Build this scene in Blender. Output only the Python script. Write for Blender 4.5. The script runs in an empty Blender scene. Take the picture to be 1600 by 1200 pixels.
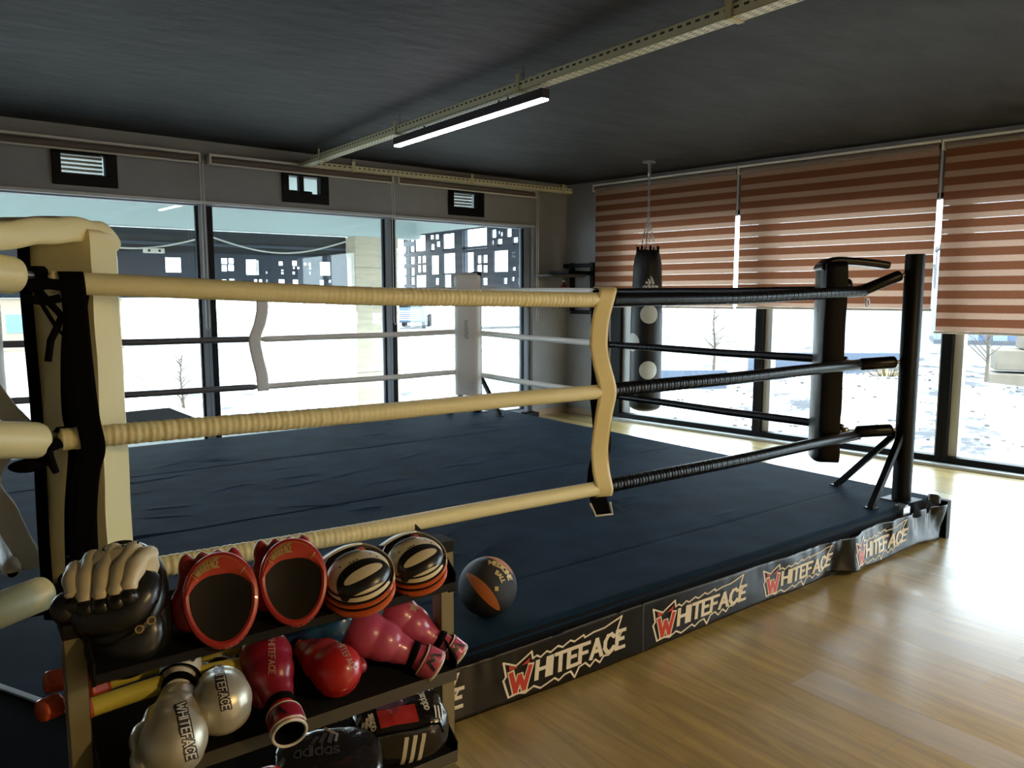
import bpy, bmesh, math, random
from mathutils import Vector, Matrix, noise, Euler
SC = bpy.context.scene
COL = SC.collection
PI = math.pi
random.seed(7)

# ---------------------------------------------------------------- camera, world, sun, exposure
cam_d = bpy.data.cameras.new('camera'); cam = bpy.data.objects.new('camera', cam_d); COL.objects.link(cam)
cam.location = (0, 0, 1.55)
cam.rotation_euler = (math.radians(90-6.573), 0, math.radians(-36.59))
cam_d.sensor_width = 36; cam_d.lens = 1215*36/1600; cam_d.clip_start = .05; cam_d.clip_end = 400
SC.camera = cam
SC.view_settings.view_transform = 'Standard'; SC.view_settings.look = 'None'
SC.view_settings.exposure = 0.35; SC.view_settings.gamma = 1
SC.cycles.use_denoising = True
SC.cycles.max_bounces = 8; SC.cycles.diffuse_bounces = 4; SC.cycles.glossy_bounces = 3
SC.cycles.transparent_max_bounces = 16; SC.cycles.sample_clamp_indirect = 6
world = bpy.data.worlds.new('overcast_sky'); SC.world = world; world.use_nodes = True
wn = world.node_tree.nodes; wn['Background'].inputs[0].default_value = (.80, .91, 1, 1); wn['Background'].inputs[1].default_value = 8.5
sun_d = bpy.data.lights.new('sun', 'SUN'); sun_d.energy = 7.0; sun_d.angle = math.radians(1.5); sun_d.color = (1, .97, .92)
sun = bpy.data.objects.new('sun', sun_d); COL.objects.link(sun)
SUN_FROM = Vector((-.45, -.30, 1.0)).normalized()
sun.rotation_euler = SUN_FROM.to_track_quat('Z', 'Y').to_euler(); sun.location = (-8, -6, 18)
WARM_POS = (3.4, -2.2, 2.66); WARM_STRENGTH = 400.0; WARM_COL = (1, .70, .33)
TUBE_STRENGTH = 26.0

# ---------------------------------------------------------------- materials
_m = {}
def mat(name, col, rough=.6, metal=0, bump=0, bscale=60, var=0, vscale=6, coat=0, spec=.5, stretch=(1, 1, 1), sheen=0):
    if name in _m: return _m[name]
    m = bpy.data.materials.new(name); m.use_nodes = True; nt = m.node_tree; n = nt.nodes; b = n['Principled BSDF']
    b.inputs['Base Color'].default_value = (*col, 1); b.inputs['Roughness'].default_value = rough
    b.inputs['Metallic'].default_value = metal; b.inputs['Coat Weight'].default_value = coat
    b.inputs['Specular IOR Level'].default_value = spec
    b.inputs['Sheen Weight'].default_value = sheen
    tc = n.new('ShaderNodeTexCoord'); mp = n.new('ShaderNodeMapping'); mp.inputs['Scale'].default_value = stretch
    nt.links.new(tc.outputs['Object'], mp.inputs[0])
    if var:
        no = n.new('ShaderNodeTexNoise'); no.inputs['Scale'].default_value = vscale; no.inputs['Detail'].default_value = 6
        nt.links.new(mp.outputs[0], no.inputs['Vector'])
        r = n.new('ShaderNodeMapRange'); r.inputs['From Min'].default_value = .3; r.inputs['From Max'].default_value = .7
        r.inputs['To Min'].default_value = 1-var; r.inputs['To Max'].default_value = 1+var
        nt.links.new(no.outputs[0], r.inputs[0])
        h = n.new('ShaderNodeVectorMath'); h.operation = 'SCALE'; h.inputs[0].default_value = col
        nt.links.new(r.outputs[0], h.inputs['Scale']); nt.links.new(h.outputs[0], b.inputs['Base Color'])
    if bump:
        no2 = n.new('ShaderNodeTexNoise'); no2.inputs['Scale'].default_value = bscale; no2.inputs['Detail'].default_value = 4
        nt.links.new(mp.outputs[0], no2.inputs['Vector'])
        bp = n.new('ShaderNodeBump'); bp.inputs['Strength'].default_value = bump; bp.inputs['Distance'].default_value = .01
        nt.links.new(no2.outputs[0], bp.inputs['Height']); nt.links.new(bp.outputs[0], b.inputs['Normal'])
    _m[name] = m; return m
def emit(name, col, s):
    m = bpy.data.materials.new(name); m.use_nodes = True; b = m.node_tree.nodes['Principled BSDF']
    b.inputs['Base Color'].default_value = (*col, 1); b.inputs['Emission Color'].default_value = (*col, 1); b.inputs['Emission Strength'].default_value = s
    return m
def nodes(name):
    m = bpy.data.materials.new(name); m.use_nodes = True; return m, m.node_tree.nodes, m.node_tree.links, m.node_tree.nodes['Principled BSDF']
def mth(n, l, op, a, b=None):
    x = n.new('ShaderNodeMath'); x.operation = op
    for i, v in enumerate((a, b)):
        if v is None: continue
        if isinstance(v, (int, float)): x.inputs[i].default_value = v
        else: l.new(v, x.inputs[i])
    return x.outputs[0]

def make_glass():
    m, n, l, b = nodes('window_glass'); n.remove(b)
    t = n.new('ShaderNodeBsdfTransparent'); t.inputs[0].default_value = (.93, .97, .97, 1)
    g = n.new('ShaderNodeBsdfGlossy'); g.inputs['Roughness'].default_value = .01
    lw = n.new('ShaderNodeLayerWeight'); p = mth(n, l, 'POWER', lw.outputs['Facing'], 4.0)
    f = mth(n, l, 'ADD', mth(n, l, 'MULTIPLY', p, .6), .045)
    mx = n.new('ShaderNodeMixShader'); l.new(f, mx.inputs[0]); l.new(t.outputs[0], mx.inputs[1]); l.new(g.outputs[0], mx.inputs[2])
    l.new(mx.outputs[0], n['Material Output'].inputs[0]); return m
GLASS = make_glass()

def make_floor():
    m, n, l, b = nodes('oak_laminate')
    tc = n.new('ShaderNodeTexCoord'); mp = n.new('ShaderNodeMapping'); mp.inputs['Rotation'].default_value = (0, 0, PI/2)
    l.new(tc.outputs['Object'], mp.inputs[0])
    br = n.new('ShaderNodeTexBrick'); br.inputs['Scale'].default_value = 1; br.inputs['Brick Width'].default_value = 1.25; br.inputs['Row Height'].default_value = .19
    br.inputs['Mortar Size'].default_value = .0012; br.inputs['Color1'].default_value = (.50, .36, .115, 1); br.inputs['Color2'].default_value = (.41, .285, .09, 1)
    br.inputs['Mortar'].default_value = (.16, .09, .04, 1); br.offset = .37
    l.new(mp.outputs[0], br.inputs['Vector'])
    m2 = n.new('ShaderNodeMapping'); m2.inputs['Scale'].default_value = (9, .9, 1); l.new(tc.outputs['Object'], m2.inputs[0])
    no = n.new('ShaderNodeTexNoise'); no.inputs['Scale'].default_value = 1.6; no.inputs['Detail'].default_value = 8; no.inputs['Distortion'].default_value = 1.6
    l.new(m2.outputs[0], no.inputs['Vector'])
    r = n.new('ShaderNodeMapRange'); r.inputs[1].default_value = .33; r.inputs[2].default_value = .68; r.inputs[3].default_value = .72; r.inputs[4].default_value = 1.16
    l.new(no.outputs[0], r.inputs[0])
    v = n.new('ShaderNodeVectorMath'); v.operation = 'SCALE'; l.new(br.outputs[0], v.inputs[0]); l.new(r.outputs[0], v.inputs['Scale'])
    m3 = n.new('ShaderNodeMapping'); m3.inputs['Scale'].default_value = (5, 1.4, 1); l.new(tc.outputs['Object'], m3.inputs[0])
    kn = n.new('ShaderNodeTexNoise'); kn.inputs['Scale'].default_value = 1.1; kn.inputs['Detail'].default_value = 3; l.new(m3.outputs[0], kn.inputs['Vector'])
    kr = n.new('ShaderNodeMapRange'); kr.inputs[1].default_value = .64; kr.inputs[2].default_value = .78; kr.inputs[3].default_value = 1; kr.inputs[4].default_value = .62
    l.new(kn.outputs[0], kr.inputs[0])
    v2 = n.new('ShaderNodeVectorMath'); v2.operation = 'SCALE'; l.new(v.outputs[0], v2.inputs[0]); l.new(kr.outputs[0], v2.inputs['Scale'])
    l.new(v2.outputs[0], b.inputs['Base Color']); b.inputs['Roughness'].default_value = .36; b.inputs['Specular IOR Level'].default_value = .6; b.inputs['Coat Weight'].default_value = 1.0; b.inputs['Coat IOR'].default_value = 1.7; b.inputs['Coat Roughness'].default_value = .25
    cr = n.new('ShaderNodeMapRange'); cr.inputs[1].default_value = .285; cr.inputs[2].default_value = .36; cr.inputs[3].default_value = .34; cr.inputs[4].default_value = .16
    sg = n.new('ShaderNodeSeparateColor'); l.new(br.outputs[0], sg.inputs[0]); l.new(sg.outputs[1], cr.inputs[0]); l.new(cr.outputs[0], b.inputs['Coat Roughness'])
    bp = n.new('ShaderNodeBump'); bp.inputs['Strength'].default_value = .12; bp.inputs['Distance'].default_value = .002
    l.new(no.outputs[0], bp.inputs['Height']); l.new(bp.outputs[0], b.inputs['Normal']); return m

def make_dirt():
    m, n, l, b = nodes('pale_dusty_ground')
    tc = n.new('ShaderNodeTexCoord'); a = n.new('ShaderNodeTexNoise'); a.inputs['Scale'].default_value = .9; a.inputs['Detail'].default_value = 12; a.inputs['Roughness'].default_value = .72; l.new(tc.outputs['Object'], a.inputs['Vector'])
    r = n.new('ShaderNodeValToRGB'); e = r.color_ramp.elements; e[0].position = .40; e[0].color = (.035, .037, .045, 1); e[1].position = .60; e[1].color = (.40, .39, .37, 1); l.new(a.outputs[0], r.inputs[0]); l.new(r.outputs[0], b.inputs['Base Color'])
    b.inputs['Roughness'].default_value = .95; return m
def make_tray(axis):
    m, n, l, b = nodes('perforated_tray_steel_%s' % 'xyz'[axis])
    tc = n.new('ShaderNodeTexCoord'); s = n.new('ShaderNodeSeparateXYZ'); l.new(tc.outputs['Object'], s.inputs[0])
    along, across = s.outputs[axis], s.outputs[1-axis]
    a = mth(n, l, 'FRACT', mth(n, l, 'MULTIPLY', along, 1/.055)); A = mth(n, l, 'LESS_THAN', a, .52)
    c = mth(n, l, 'FRACT', mth(n, l, 'MULTIPLY', mth(n, l, 'ADD', across, .0125), 1/.025)); Cc = mth(n, l, 'LESS_THAN', mth(n, l, 'ABSOLUTE', mth(n, l, 'SUBTRACT', c, .5)), .17)
    z = mth(n, l, 'LESS_THAN', mth(n, l, 'ABSOLUTE', mth(n, l, 'SUBTRACT', s.outputs[2], .038)), .006)
    low = mth(n, l, 'LESS_THAN', s.outputs[2], .004)
    k = mth(n, l, 'MULTIPLY', A, mth(n, l, 'MAXIMUM', mth(n, l, 'MULTIPLY', Cc, low), z))
    mx = n.new('ShaderNodeMix'); mx.data_type = 'RGBA'; mx.inputs[6].default_value = (.72, .66, .42, 1); mx.inputs[7].default_value = (.05, .045, .03, 1)
    l.new(k, mx.inputs[0]); l.new(mx.outputs[2], b.inputs['Base Color']); b.inputs['Roughness'].default_value = .45
    return m

def make_zebra():
    m, n, l, b = nodes('zebra_blind_fabric'); n.remove(b)
    tc = n.new('ShaderNodeTexCoord'); s = n.new('ShaderNodeSeparateXYZ'); l.new(tc.outputs['Object'], s.inputs[0])
    f = mth(n, l, 'FRACT', mth(n, l, 'MULTIPLY', s.outputs[2], 1/.1225))
    isl = mth(n, l, 'LESS_THAN', f, .43)
    edge = mth(n, l, 'LESS_THAN', f, .05)
    no = n.new('ShaderNodeTexNoise'); no.inputs['Scale'].default_value = 40; no.inputs['Detail'].default_value = 5
    mp = n.new('ShaderNodeMapping'); mp.inputs['Scale'].default_value = (1, 1, 12); l.new(tc.outputs['Object'], mp.inputs[0]); l.new(mp.outputs[0], no.inputs['Vector'])
    mx = n.new('ShaderNodeMix'); mx.data_type = 'RGBA'; mx.inputs[6].default_value = (.21, .080, .040, 1); mx.inputs[7].default_value = (.43, .275, .195, 1)
    l.new(isl, mx.inputs[0])
    sc = n.new('ShaderNodeVectorMath'); sc.operation = 'SCALE'; l.new(mx.outputs[2], sc.inputs[0]); l.new(mth(n, l, 'ADD', mth(n, l, 'MULTIPLY', no.outputs[0], .6), .7), sc.inputs['Scale'])
    d = n.new('ShaderNodeBsdfDiffuse'); t = n.new('ShaderNodeBsdfTranslucent'); l.new(sc.outputs[0], d.inputs[0]); l.new(sc.outputs[0], t.inputs[0])
    ms = n.new('ShaderNodeMixShader'); l.new(mth(n, l, 'ADD', .22, mth(n, l, 'MULTIPLY', isl, .08)), ms.inputs[0]); l.new(d.outputs[0], ms.inputs[1]); l.new(t.outputs[0], ms.inputs[2])
    tr = n.new('ShaderNodeBsdfTransparent'); m2 = n.new('ShaderNodeMixShader'); l.new(mth(n, l, 'MULTIPLY', edge, .10), m2.inputs[0]); l.new(ms.outputs[0], m2.inputs[1]); l.new(tr.outputs[0], m2.inputs[2])
    l.new(m2.outputs[0], n['Material Output'].inputs[0]); return m

M = dict(
 ceiling=mat('dark_plaster', (.017, .018, .021), .7, bump=.9, bscale=5, var=.55, vscale=2.2, stretch=(1, 2.2, 1)),
 wall=mat('grey_wall_paint', (.33, .33, .33), .75, bump=.08, bscale=120, var=.04),
 wallw=mat('pale_wall_paint', (.5, .49, .46), .8),
 base=mat('baseboard_wood', (.42, .30, .19), .5),
 frame=mat('anthracite_frame', (.27, .32, .39), .4),
 black=mat('black_frame', (.002, .002, .0025), .5, spec=.2),
 alu=mat('pale_aluminium', (.55, .58, .6), .45, metal=.2),
 canvas=mat('navy_ring_canvas', (.0062, .0225, .0460), .8, bump=.35, bscale=260, var=.3, vscale=3.5, spec=.07),
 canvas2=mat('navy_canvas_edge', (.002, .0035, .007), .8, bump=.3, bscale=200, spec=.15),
 vinyl=mat('black_banner_vinyl', (.0055, .005, .005), .27, bump=.12, bscale=14, spec=.38),
 ink_w=mat('cream_print', (.74, .66, .50), .42), ink_r=mat('red_print', (.52, .04, .02), .42), ink_k=mat('black_print', (.012, .011, .011), .42),
 cream=mat('warm_lit_white_vinyl', (.86, .77, .42), .40, bump=.10, bscale=30, spec=.5),  # off-white vinyl yellowed: the warm lamp's light is put into the colour
 offw=mat('off_white_vinyl', (.74, .71, .65), .42, bump=.08, bscale=24),
 bvinyl=mat('black_vinyl', (.003, .003, .0035), .32, bump=.12, bscale=30, spec=.26),
 strap=mat('black_webbing', (.0018, .0018, .002), .9, spec=.1),
 post=mat('black_post_paint', (.002, .003, .0035), .45, spec=.2),
 steel=mat('brushed_steel', (.42, .42, .43), .35, metal=.9),
 chrome=mat('chrome', (.7, .7, .72), .15, metal=1),
 olive=mat('rack_steel', (.21, .175, .085), .5, metal=.1), rackk=mat('rack_black', (.004, .004, .004), .6, spec=.25),
 tray0=make_tray(0), tray1=make_tray(1),
 zebra=make_zebra(), rail=mat('blind_rail', (.72, .68, .6), .4), roll=mat('rolled_blind_fabric', (.16, .12, .10), .8),
 floor=make_floor(),
)

# ---------------------------------------------------------------- mesh helpers
class MB:
    def __init__(s): s.v = []; s.f = []; s.mi = []
    def add(s, vs, fs, k=0):
        o = len(s.v); s.v += [tuple(v) for v in vs]; s.f += [tuple(i+o for i in f) for f in fs]; s.mi += [k]*len(fs); return s
    def box(s, a, b, k=0):
        (x0, y0, z0), (x1, y1, z1) = a, b
        s.add([(x0,y0,z0),(x1,y0,z0),(x1,y1,z0),(x0,y1,z0),(x0,y0,z1),(x1,y0,z1),(x1,y1,z1),(x0,y1,z1)],
              [(0,3,2,1),(4,5,6,7),(0,1,5,4),(1,2,6,5),(2,3,7,6),(3,0,4,7)], k); return s
    def obox(s, c, ax, ay, az, h, k=0):       # oriented box: centre, 3 axes, half sizes
        c = Vector(c); ax, ay, az = [Vector(q).normalized() for q in (ax, ay, az)]
        P = [c+ax*h[0]*i+ay*h[1]*j+az*h[2]*w for w in (-1, 1) for (i, j) in ((-1,-1),(1,-1),(1,1),(-1,1))]
        s.add(P, [(0,3,2,1),(4,5,6,7),(0,1,5,4),(1,2,6,5),(2,3,7,6),(3,0,4,7)], k); return s
    def tube(s, pts, r, seg=12, caps=True, k=0, closed=False, flat=1.0, up=(0,0,1)):
        pts = [Vector(p) for p in pts]; n = len(pts); R = r if isinstance(r, (list, tuple)) else [r]*n
        rings = []; prev = None
        for i, p in enumerate(pts):
            if closed: t = pts[(i+1) % n]-pts[i-1]
            else: t = pts[min(i+1, n-1)]-pts[max(i-1, 0)]
            t = t.normalized() if t.length > 1e-9 else Vector((0,0,1))
            if prev is None:
                u = Vector(up); 
                if abs(u.dot(t)) > .95: u = Vector((1,0,0)) if abs(t.x) < .9 else Vector((0,1,0))
                a = (u-t*u.dot(t)).normalized()
            else: a = (prev-t*prev.dot(t)).normalized()
            prev = a; b = t.cross(a)
            rings.append([p+(a*math.cos(2*PI*j/seg)+b*math.sin(2*PI*j/seg)*flat)*R[i] for j in range(seg)])
        vs = [q for rg in rings for q in rg]; fs = []
        for i in range(n if closed else n-1):
            A = i*seg; B = ((i+1) % n)*seg
            for j in range(seg): fs.append((A+j, A+(j+1) % seg, B+(j+1) % seg, B+j))
        if caps and not closed: fs.append(tuple(range(seg-1, -1, -1))); fs.append(tuple((n-1)*seg+j for j in range(seg)))
        s.add(vs, fs, k); return s
    def cap(s, a, b, r, seg=16, k=0):         # rounded-end cylinder
        a, b = Vector(a), Vector(b); d = (b-a).normalized(); pts = []; rs = []
        for i in range(5): t = i/4*PI/2; pts.append(a-d*r*.6*math.cos(t)+d*r*.6); rs.append(max(r*math.sin(t), r*.05))
        for i in range(5): t = PI/2-i/4*PI/2; pts.append(b+d*r*.6*math.cos(t)-d*r*.6); rs.append(max(r*math.sin(t), r*.05))
        return s.tube(pts, rs, seg, True, k)
    def lathe(s, prof, seg=32, M4=None, k=0, sx=1, sy=1, caps=True):
        vs = []
        for (r, z) in prof: vs += [Vector((r*sx*math.cos(2*PI*j/seg), r*sy*math.sin(2*PI*j/seg), z)) for j in range(seg)]
        n = len(prof); fs = []
        for i in range(n-1):
            for j in range(seg): fs.append((i*seg+j, i*seg+(j+1) % seg, (i+1)*seg+(j+1) % seg, (i+1)*seg+j))
        if caps: fs.append(tuple(range(seg-1, -1, -1))); fs.append(tuple((n-1)*seg+j for j in range(seg)))
        if M4 is not None: vs = [M4 @ v for v in vs]
        s.add(vs, fs, k); return s
    def ell(s, c, r, rot=None, seg=20, rings=12, k=0):
        prof = []; vs = []; c = Vector(c)
        for i in range(rings+1):
            t = PI*i/rings
            for j in range(seg):
                p = Vector((r[0]*math.sin(t)*math.cos(2*PI*j/seg), r[1]*math.sin(t)*math.sin(2*PI*j/seg), r[2]*math.cos(t)))
                if i in (0, rings): p = Vector((r[0]*.01*math.cos(2*PI*j/seg), r[1]*.01*math.sin(2*PI*j/seg), r[2]*math.cos(t)))
                if rot is not None: p = rot @ p
                vs.append(c+p)
        fs = []
        for i in range(rings):
            for j in range(seg): fs.append((i*seg+j, (i+1)*seg+j, (i+1)*seg+(j+1) % seg, i*seg+(j+1) % seg))
        fs.append(tuple(range(seg))); fs.append(tuple(rings*seg+j for j in range(seg-1, -1, -1)))
        s.add(vs, fs, k); return s
    def prism(s, poly, fn, d0, d1, k=0):      # poly in 2D, fn(u,v,depth)->3D
        n = len(poly); vs = [fn(u, v, d0) for u, v in poly]+[fn(u, v, d1) for u, v in poly]
        s.add(vs, [tuple(range(n-1, -1, -1)), tuple(range(n, 2*n))]+[(i, (i+1) % n, n+(i+1) % n, n+i) for i in range(n)], k); return s
    def grid(s, fn, nu, nv, k=0):             # fn(a,b) in 0..1
        vs = [fn(i/nu, j/nv) for i in range(nu+1) for j in range(nv+1)]
        s.add(vs, [(i*(nv+1)+j, (i+1)*(nv+1)+j, (i+1)*(nv+1)+j+1, i*(nv+1)+j+1) for i in range(nu) for j in range(nv)], k); return s

def wmat(o):
    m = o.matrix_basis.copy()
    while o.parent: o = o.parent; m = o.matrix_basis @ m
    return m
def setp(o, label=None, cat=None, group=None, kind=None):
    for k, v in (('label', label), ('category', cat), ('group', group), ('kind', kind)):
        if v: o[k] = v
    return o
def obj(name, mb, m, parent=None, bevel=0, sub=0, smooth=True, world=False, label=None, angle=40, seg=2, solid=0, soff=0):
    me = bpy.data.meshes.new(name)
    vs = mb.v
    if parent is not None and world:
        inv = wmat(parent).inverted(); vs = [inv @ Vector(v) for v in vs]
    me.from_pydata([tuple(v) for v in vs], [], mb.f)
    ms = m if isinstance(m, (list, tuple)) else [m]
    for q in ms: me.materials.append(q)
    if len(ms) > 1: me.polygons.foreach_set('material_index', mb.mi)
    bm = bmesh.new(); bm.from_mesh(me); bmesh.ops.recalc_face_normals(bm, faces=bm.faces); bm.to_mesh(me); bm.free()
    if smooth:
        me.polygons.foreach_set('use_smooth', [True]*len(me.polygons)); me.set_sharp_from_angle(angle=math.radians(angle))
    o = bpy.data.objects.new(name, me); COL.objects.link(o)
    if parent is not None: o.parent = parent
    if solid: sm = o.modifiers.new('solid', 'SOLIDIFY'); sm.thickness = solid; sm.offset = soff
    if bevel: b = o.modifiers.new('bevel', 'BEVEL'); b.width = bevel; b.segments = seg; b.limit_method = 'ANGLE'
    if sub: b = o.modifiers.new('sub', 'SUBSURF'); b.levels = sub; b.render_levels = sub
    if label: o['label'] = label
    return o
def thing(name, label, cat, loc=(0, 0, 0), rot=None, group=None, scale=1):
    o = bpy.data.objects.new(name, None); COL.objects.link(o); o.empty_display_size = .05
    mtx = Matrix.Translation(Vector(loc))
    if rot is not None: mtx = mtx @ rot.to_4x4()
    o.matrix_basis = mtx @ Matrix.Scale(scale, 4)
    return setp(o, label, cat, group)
def sthing(name, loc=(0, 0, 0)):
    o = bpy.data.objects.new(name, None); COL.objects.link(o); o.location = loc; o['kind'] = 'structure'; return o
def struct(name, mb, m, **k):
    o = obj(name, mb, m, **k); o['kind'] = 'structure'; return o
def copy_tree(o, parent=None):
    c = o.copy(); COL.objects.link(c); c.parent = parent
    for ch in [q for q in bpy.data.objects if q.parent == o]: copy_tree(ch, c)
    return c

# stroke lettering: polylines in a box of height 1
G = {
 'W': (1.0, [[(0,1),(.25,0),(.5,.75),(.75,0),(1,1)]]), 'H': (.7, [[(0,0),(0,1)],[(.7,0),(.7,1)],[(0,.5),(.7,.5)]]),
 'I': (.05, [[(0,0),(0,1)]]), 'T': (.65, [[(0,1),(.65,1)],[(.32,0),(.32,1)]]), 'E': (.55, [[(.55,1),(0,1),(0,0),(.55,0)],[(0,.52),(.45,.52)]]),
 'F': (.55, [[(.58,1),(0,1),(0,0)],[(0,.5),(.45,.5)]]), 'A': (.75, [[(0,0),(.37,1),(.75,0)],[(.14,.33),(.62,.33)]]),
 'C': (.65, [[(.65,.82),(.45,1),(.2,.97),(.02,.7),(.0,.3),(.18,.03),(.45,0),(.65,.2)]]), 'M': (.9, [[(0,0),(0,1),(.45,.3),(.9,1),(.9,0)]]),
 'D': (.65, [[(0,0),(0,1),(.35,.98),(.62,.75),(.65,.4),(.5,.08),(.3,0),(0,0)]]), 'N': (.7, [[(0,0),(0,1),(.7,0),(.7,1)]]),
 'B': (.6, [[(0,0),(0,1),(.4,1),(.55,.78),(.4,.55),(0,.53)],[(.4,.55),(.6,.3),(.42,0),(0,0)]]), 'L': (.5, [[(0,1),(0,0),(.5,0)]]),
 'R': (.6, [[(0,0),(0,1),(.42,1),(.58,.75),(.42,.5),(0,.5)],[(.3,.5),(.62,0)]]), 'P': (.55, [[(0,0),(0,1),(.4,1),(.55,.75),(.4,.48),(0,.48)]]),
 'a': (.6, [[(.6,.7),(.3,.72),(.05,.5),(.05,.2),(.3,0),(.6,.05)],[(.6,.72),(.6,0)]]), 'd': (.6, [[(.6,.7),(.3,.72),(.05,.5),(.05,.2),(.3,0),(.6,.05)],[(.6,1.05),(.6,0)]]),
 'i': (.05, [[(0,.72),(0,0)],[(0,.9),(0,1.02)]]), 's': (.5, [[(.48,.66),(.2,.72),(.03,.55),(.1,.4),(.4,.32),(.48,.15),(.3,0),(.02,.05)]]),
 'X': (.6, [[(0,0),(.6,1)],[(0,1),(.6,0)]]), 'O': (.7, [[(.2,0),(0,.3),(0,.7),(.2,1),(.5,1),(.7,.7),(.7,.3),(.5,0),(.2,0)]]), 'V': (.7, [[(0,1),(.35,0),(.7,1)]]),
 'G': (.7, [[(.65,.82),(.45,1),(.2,.97),(.02,.7),(.0,.3),(.18,.03),(.5,0),(.68,.2),(.68,.48),(.4,.48)]]), 'K': (.6, [[(0,0),(0,1)],[(.6,1),(0,.45),(.6,0)]]),
}
def stroke(mb, pts, w, fn, lift, step=.15, k=0, closed=False):
    n = len(pts); P = list(pts)+([pts[0]] if closed else [])
    for i in range(len(P)-1):
        a, b = Vector(P[i]).to_2d(), Vector(P[i+1]).to_2d(); L = (b-a).length
        if L < 1e-6: continue
        d = (b-a)/L; nn = Vector((-d.y, d.x))*w/2; a2 = a-d*w*.42; b2 = b+d*w*.42; m = max(1, int((b2-a2).length/step))
        vs = []
        for j in range(m+1):
            p = a2.lerp(b2, j/m); q0, q1 = p+nn, p-nn; vs += [fn(q0.x, q0.y, lift), fn(q1.x, q1.y, lift)]
        mb.add(vs, [(2*j, 2*j+1, 2*j+3, 2*j+2) for j in range(m)], k)
def text(mb, s, x, y, h, w, fn, lift, gap=.25, slant=0, step=.1, k=0, cond=1.0):
    for ch in s:
        if ch == ' ': x += h*.5; continue
        wd, pl = G[ch]
        for p in pl: stroke(mb, [(x+(u*cond+v*slant)*h, y+v*h) for u, v in p], w, fn, lift, step, k)
        x += (wd*cond+gap)*h
    return x
def fill(mb, poly, fn, lift, k=0):            # star-shaped fill from centroid
    cx = sum(p[0] for p in poly)/len(poly); cy = sum(p[1] for p in poly)/len(poly); vs = [fn(cx, cy, lift)]; n = len(poly)
    for u, v in poly: vs.append(fn((u+cx)/2, (v+cy)/2, lift))
    for u, v in poly: vs.append(fn(u, v, lift))
    fs = []
    for i in range(n):
        j = (i+1) % n; fs += [(0, 1+i, 1+j), (1+i, 1+n+i, 1+n+j, 1+j)]
    mb.add(vs, fs, k)
def sports_bars(mb, cx, cy, s, fn, lift, k=0):  # three slanted bars over the word
    for i, (x0, hh) in enumerate(((-.62, .35), (-.18, .68), (.26, 1.0))):
        P = [(x0, 0), (x0+.38, 0), (x0+.38-.16-.0+.02-hh*.25+.12, hh-.12), (x0-hh*.25+.06, hh)]
        P = [(x0+.0, 0), (x0+.36, 0), (x0+.36-hh*.45+.10, hh*.78), (x0-hh*.45+.14, hh)]
        fill(mb, [(cx+u*s, cy+v*s) for u, v in P], fn, lift, k)
OUTL = [(.12,0),(.0,.5),(.06,.58),(.0,.98),(.28,.80),(.64,1.04),(.67,.84),(.76,.88),(.86,.80),(1.0,.90),(1.1,.83),(1.28,.93),(1.4,.85),(1.6,.95),(1.7,.88),(1.93,.97),(1.97,.89),(2.2,.95),(2.5,.96),(2.96,1.12),(2.84,.76),(2.98,.72),(2.78,.28),(2.6,.16),(2.46,.18),(2.36,.04),(2.24,.17),(2.1,.03),(1.98,.18),(1.82,.13),(1.7,-.1),(1.6,.1),(1.45,.08),(1.3,-.02),(1.2,.08),(1.0,.0),(.86,-.05),(.7,.07),(.5,-.03),(.34,.03)]
def wlogo(x0, y0, s, fn, parent, l0=.001, mats=None, name='printed_logo'):
    f = lambda u, v, d: fn(x0+u*s, y0+v*s, d)
    mb = MB(); stroke(mb, OUTL, .045, f, l0, .12, 0, True)
    stroke(mb, [(.17,.64),(.27,.08),(.37,.5),(.47,.08),(.62,.68)], .155, f, l0+.0005, .1, 0)
    stroke(mb, [(.17,.62),(.27,.10),(.37,.5),(.47,.10),(.61,.66)], .10, f, l0+.0012, .1, 1)
    fill(mb, [(.12,.86),(.31,.75),(.13,.72)], f, l0+.001, 1); fill(mb, [(.40,.76),(.60,.90),(.58,.76)], f, l0+.001, 1)
    text(mb, 'HITEFACE', .76, .24, .47, .10, f, l0+.0008, gap=.19, slant=.06, k=0, cond=.78)
    return obj(name, mb, mats or [M['ink_w'], M['ink_r']], parent, world=True, smooth=True)

# ---------------------------------------------------------------- room shell
CX, CY, CH = 6.68, 7.80, 2.947
dA = Vector((-1, -.05, 0)).normalized(); nA = Vector((.05, -1, 0)).normalized()      # along wall back, inward
dB = Vector((.135, -1, 0)).normalized(); nB = Vector((-1, -.135, 0)).normalized()    # along wall right, inward
C0 = Vector((CX, CY, 0)); ZZ = Vector((0, 0, 1))
def PA(u, n, z): return C0+dA*u+nA*n+ZZ*z
def PB(u, n, z): return C0+dB*u+nB*n+ZZ*z
def wbox(mb, P, u0, u1, n0, n1, z0, z1, k=0):
    vs = [P(u, n, z) for z in (z0, z1) for (u, n) in ((u0, n0), (u1, n0), (u1, n1), (u0, n1))]
    mb.add(vs, [(0,3,2,1),(4,5,6,7),(0,1,5,4),(1,2,6,5),(2,3,7,6),(3,0,4,7)], k); return mb
UA, UB = 11.6, 12.2
cA = PA(UA, 0, 0); cB = PB(UB, 0, 0)
FL = [(CX, CY), (cA.x, cA.y), (cA.x, cB.y), (cB.x, cB.y)]
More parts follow.
